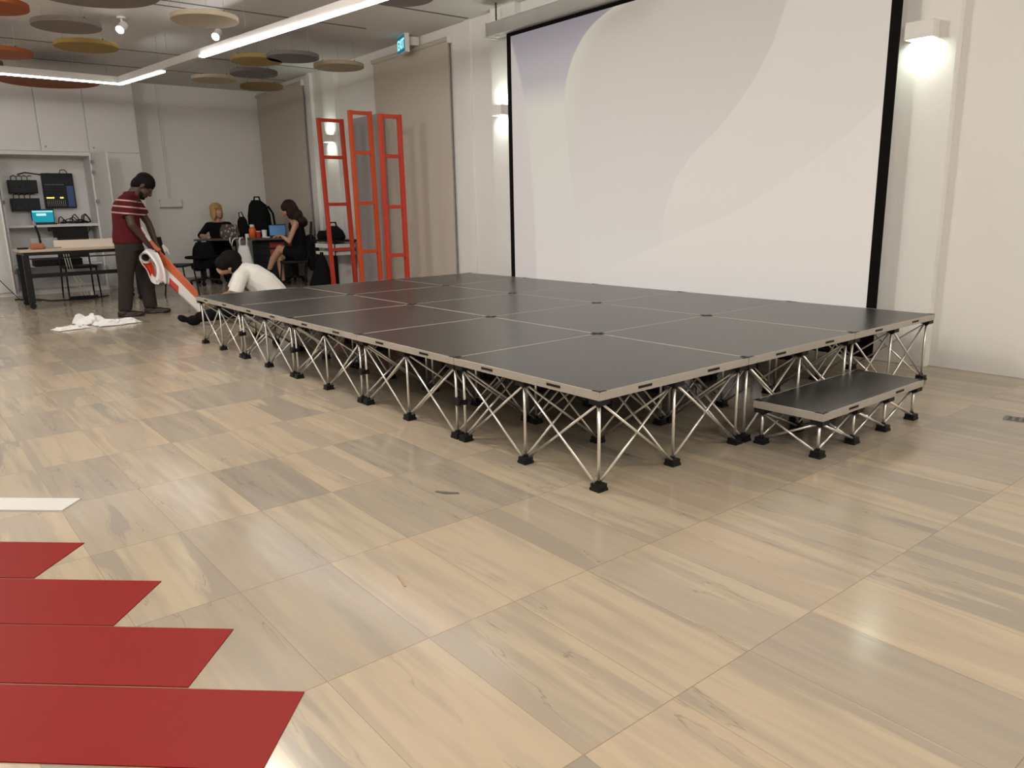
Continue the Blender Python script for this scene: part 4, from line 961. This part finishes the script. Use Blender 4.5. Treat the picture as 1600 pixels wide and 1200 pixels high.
r_ = V((cos(1.1846), sin(1.1846), 0)); jo.location = V((-9.6, 2.65, .225)) + r_ * .53; jo.rotation_euler = (0, 0, 1.1846)
tag(jo, 'black jacket hung over the dark-haired woman\'s chair back', 'jacket')
swivel((-9.95, 3.02, 0), .1, 'black swivel chair base showing behind the dark-haired woman')

# side table by the column, with bags
st = thing('side_table', 'small side table against the wall behind the leftmost red frame', 'table', (-8.98, 2.98, 0))
MB().bb((0, 0, .690), (.72, .36, .715)).build('tabletop', 'blackp', st)
MB().bb((.02, .02, .60), (.70, .34, .66)).build('white_shelf', 'whitep', st); MB().bb((.02, .02, .50), (.70, .34, .545)).build('white_shelf', 'whitep', st)
for x in (.02, .68):
    for y in (.03, .33): MB().bb((x - .015, y - .015, 0), (x + .015, y + .015, .69)).build('leg', 'blackm', st)
hbg = thing('handbag', 'black rounded bag on the small side table', 'bag', (-8.50, 3.12, .7155), .2)
m_ = MB(); m_.lofth([(0, 0, 0, .17, .09), (0, 0, .05, .20, .10), (-.02, 0, .13, .17, .09), (-.06, 0, .20, .10, .06)]); m_.build('bag_body', 'blackf', hbg, smooth=True)
MB().tube([(-.14, 0, .13), (-.1, 0, .25), (.02, 0, .25), (.07, 0, .12)], .012).build('handle', 'blackf', hbg)
sb = MB(); sb.lofth([(0, 0, 0, .10, .08), (0, 0, .06, .12, .09), (0, 0, .13, .08, .06)]); so = sb.build('black_pouch', 'blackf', smooth=True, loc=(-8.86, 3.10, .7155)); tag(so, 'small black pouch at the left end of the side table', 'bag')
fbk = thing('floor_backpack', 'black triangular backpack standing on the floor before the side table', 'backpack', (-8.42, 2.80, 0), .1)
m_ = MB(); m_.lofth([(0, 0, 0, .25, .12), (.0, 0, .10, .24, .13), (.05, 0, .30, .15, .10), (.07, 0, .44, .08, .06), (.075, 0, .50, .05, .04)]); m_.build('pack_body', 'blackf', fbk, smooth=True)
MB().tube([(.05, 0, .48), (.05, 0, .55), (.10, 0, .55), (.10, 0, .48)], .013).build('grab_handle', 'blackf', fbk)

# ------------------------------------------------------------------ light
def area(name, loc, rot, sx, sy, e, c, spread=PI):
    l = bpy.data.lights.new(name, 'AREA'); l.shape = 'RECTANGLE'; l.size = sx; l.size_y = sy; l.energy = e; l.color = c; l.spread = spread
    o = bpy.data.objects.new(name, l); COL.objects.link(o); o.location = loc; o.rotation_euler = rot; return o
WARM = (1.0, .945, .865)
for i, (x, y, e) in enumerate(((1.6, -1.9, 45), (3.6, -3.6, 35), (-.2, -4.4, 30), (-8.0, -2.6, 45))):
    area('ceiling_lamp', (x, y, ZC - .03), (0, 0, 0), .7, .35, e, WARM)
for x, y, e in ((3.9, 1.3, 175), (.6, -2.2, 70), (-2.6, -.7, 175), (-4.9, -2.5, 120), (-8.6, -3.2, 15)):  # unseen point lights added to throw more light sideways onto the walls
    l = bpy.data.lights.new('point_fill', 'POINT'); l.shadow_soft_size = .22; l.energy = e; l.color = WARM
    g = bpy.data.objects.new('point_fill', l); COL.objects.link(g); g.location = (x, y, 2.92)
w = bpy.data.worlds.new('world'); scene.world = w; w.use_nodes = True
w.node_tree.nodes['Background'].inputs[0].default_value = (.9, .92, 1, 1); w.node_tree.nodes['Background'].inputs[1].default_value = .02

vs = scene.view_settings
scene.display_settings.display_device = 'sRGB'
vs.view_transform = 'Standard'; vs.look = 'None'; vs.exposure = -0.13; vs.gamma = 1.0; vs.use_curve_mapping = False
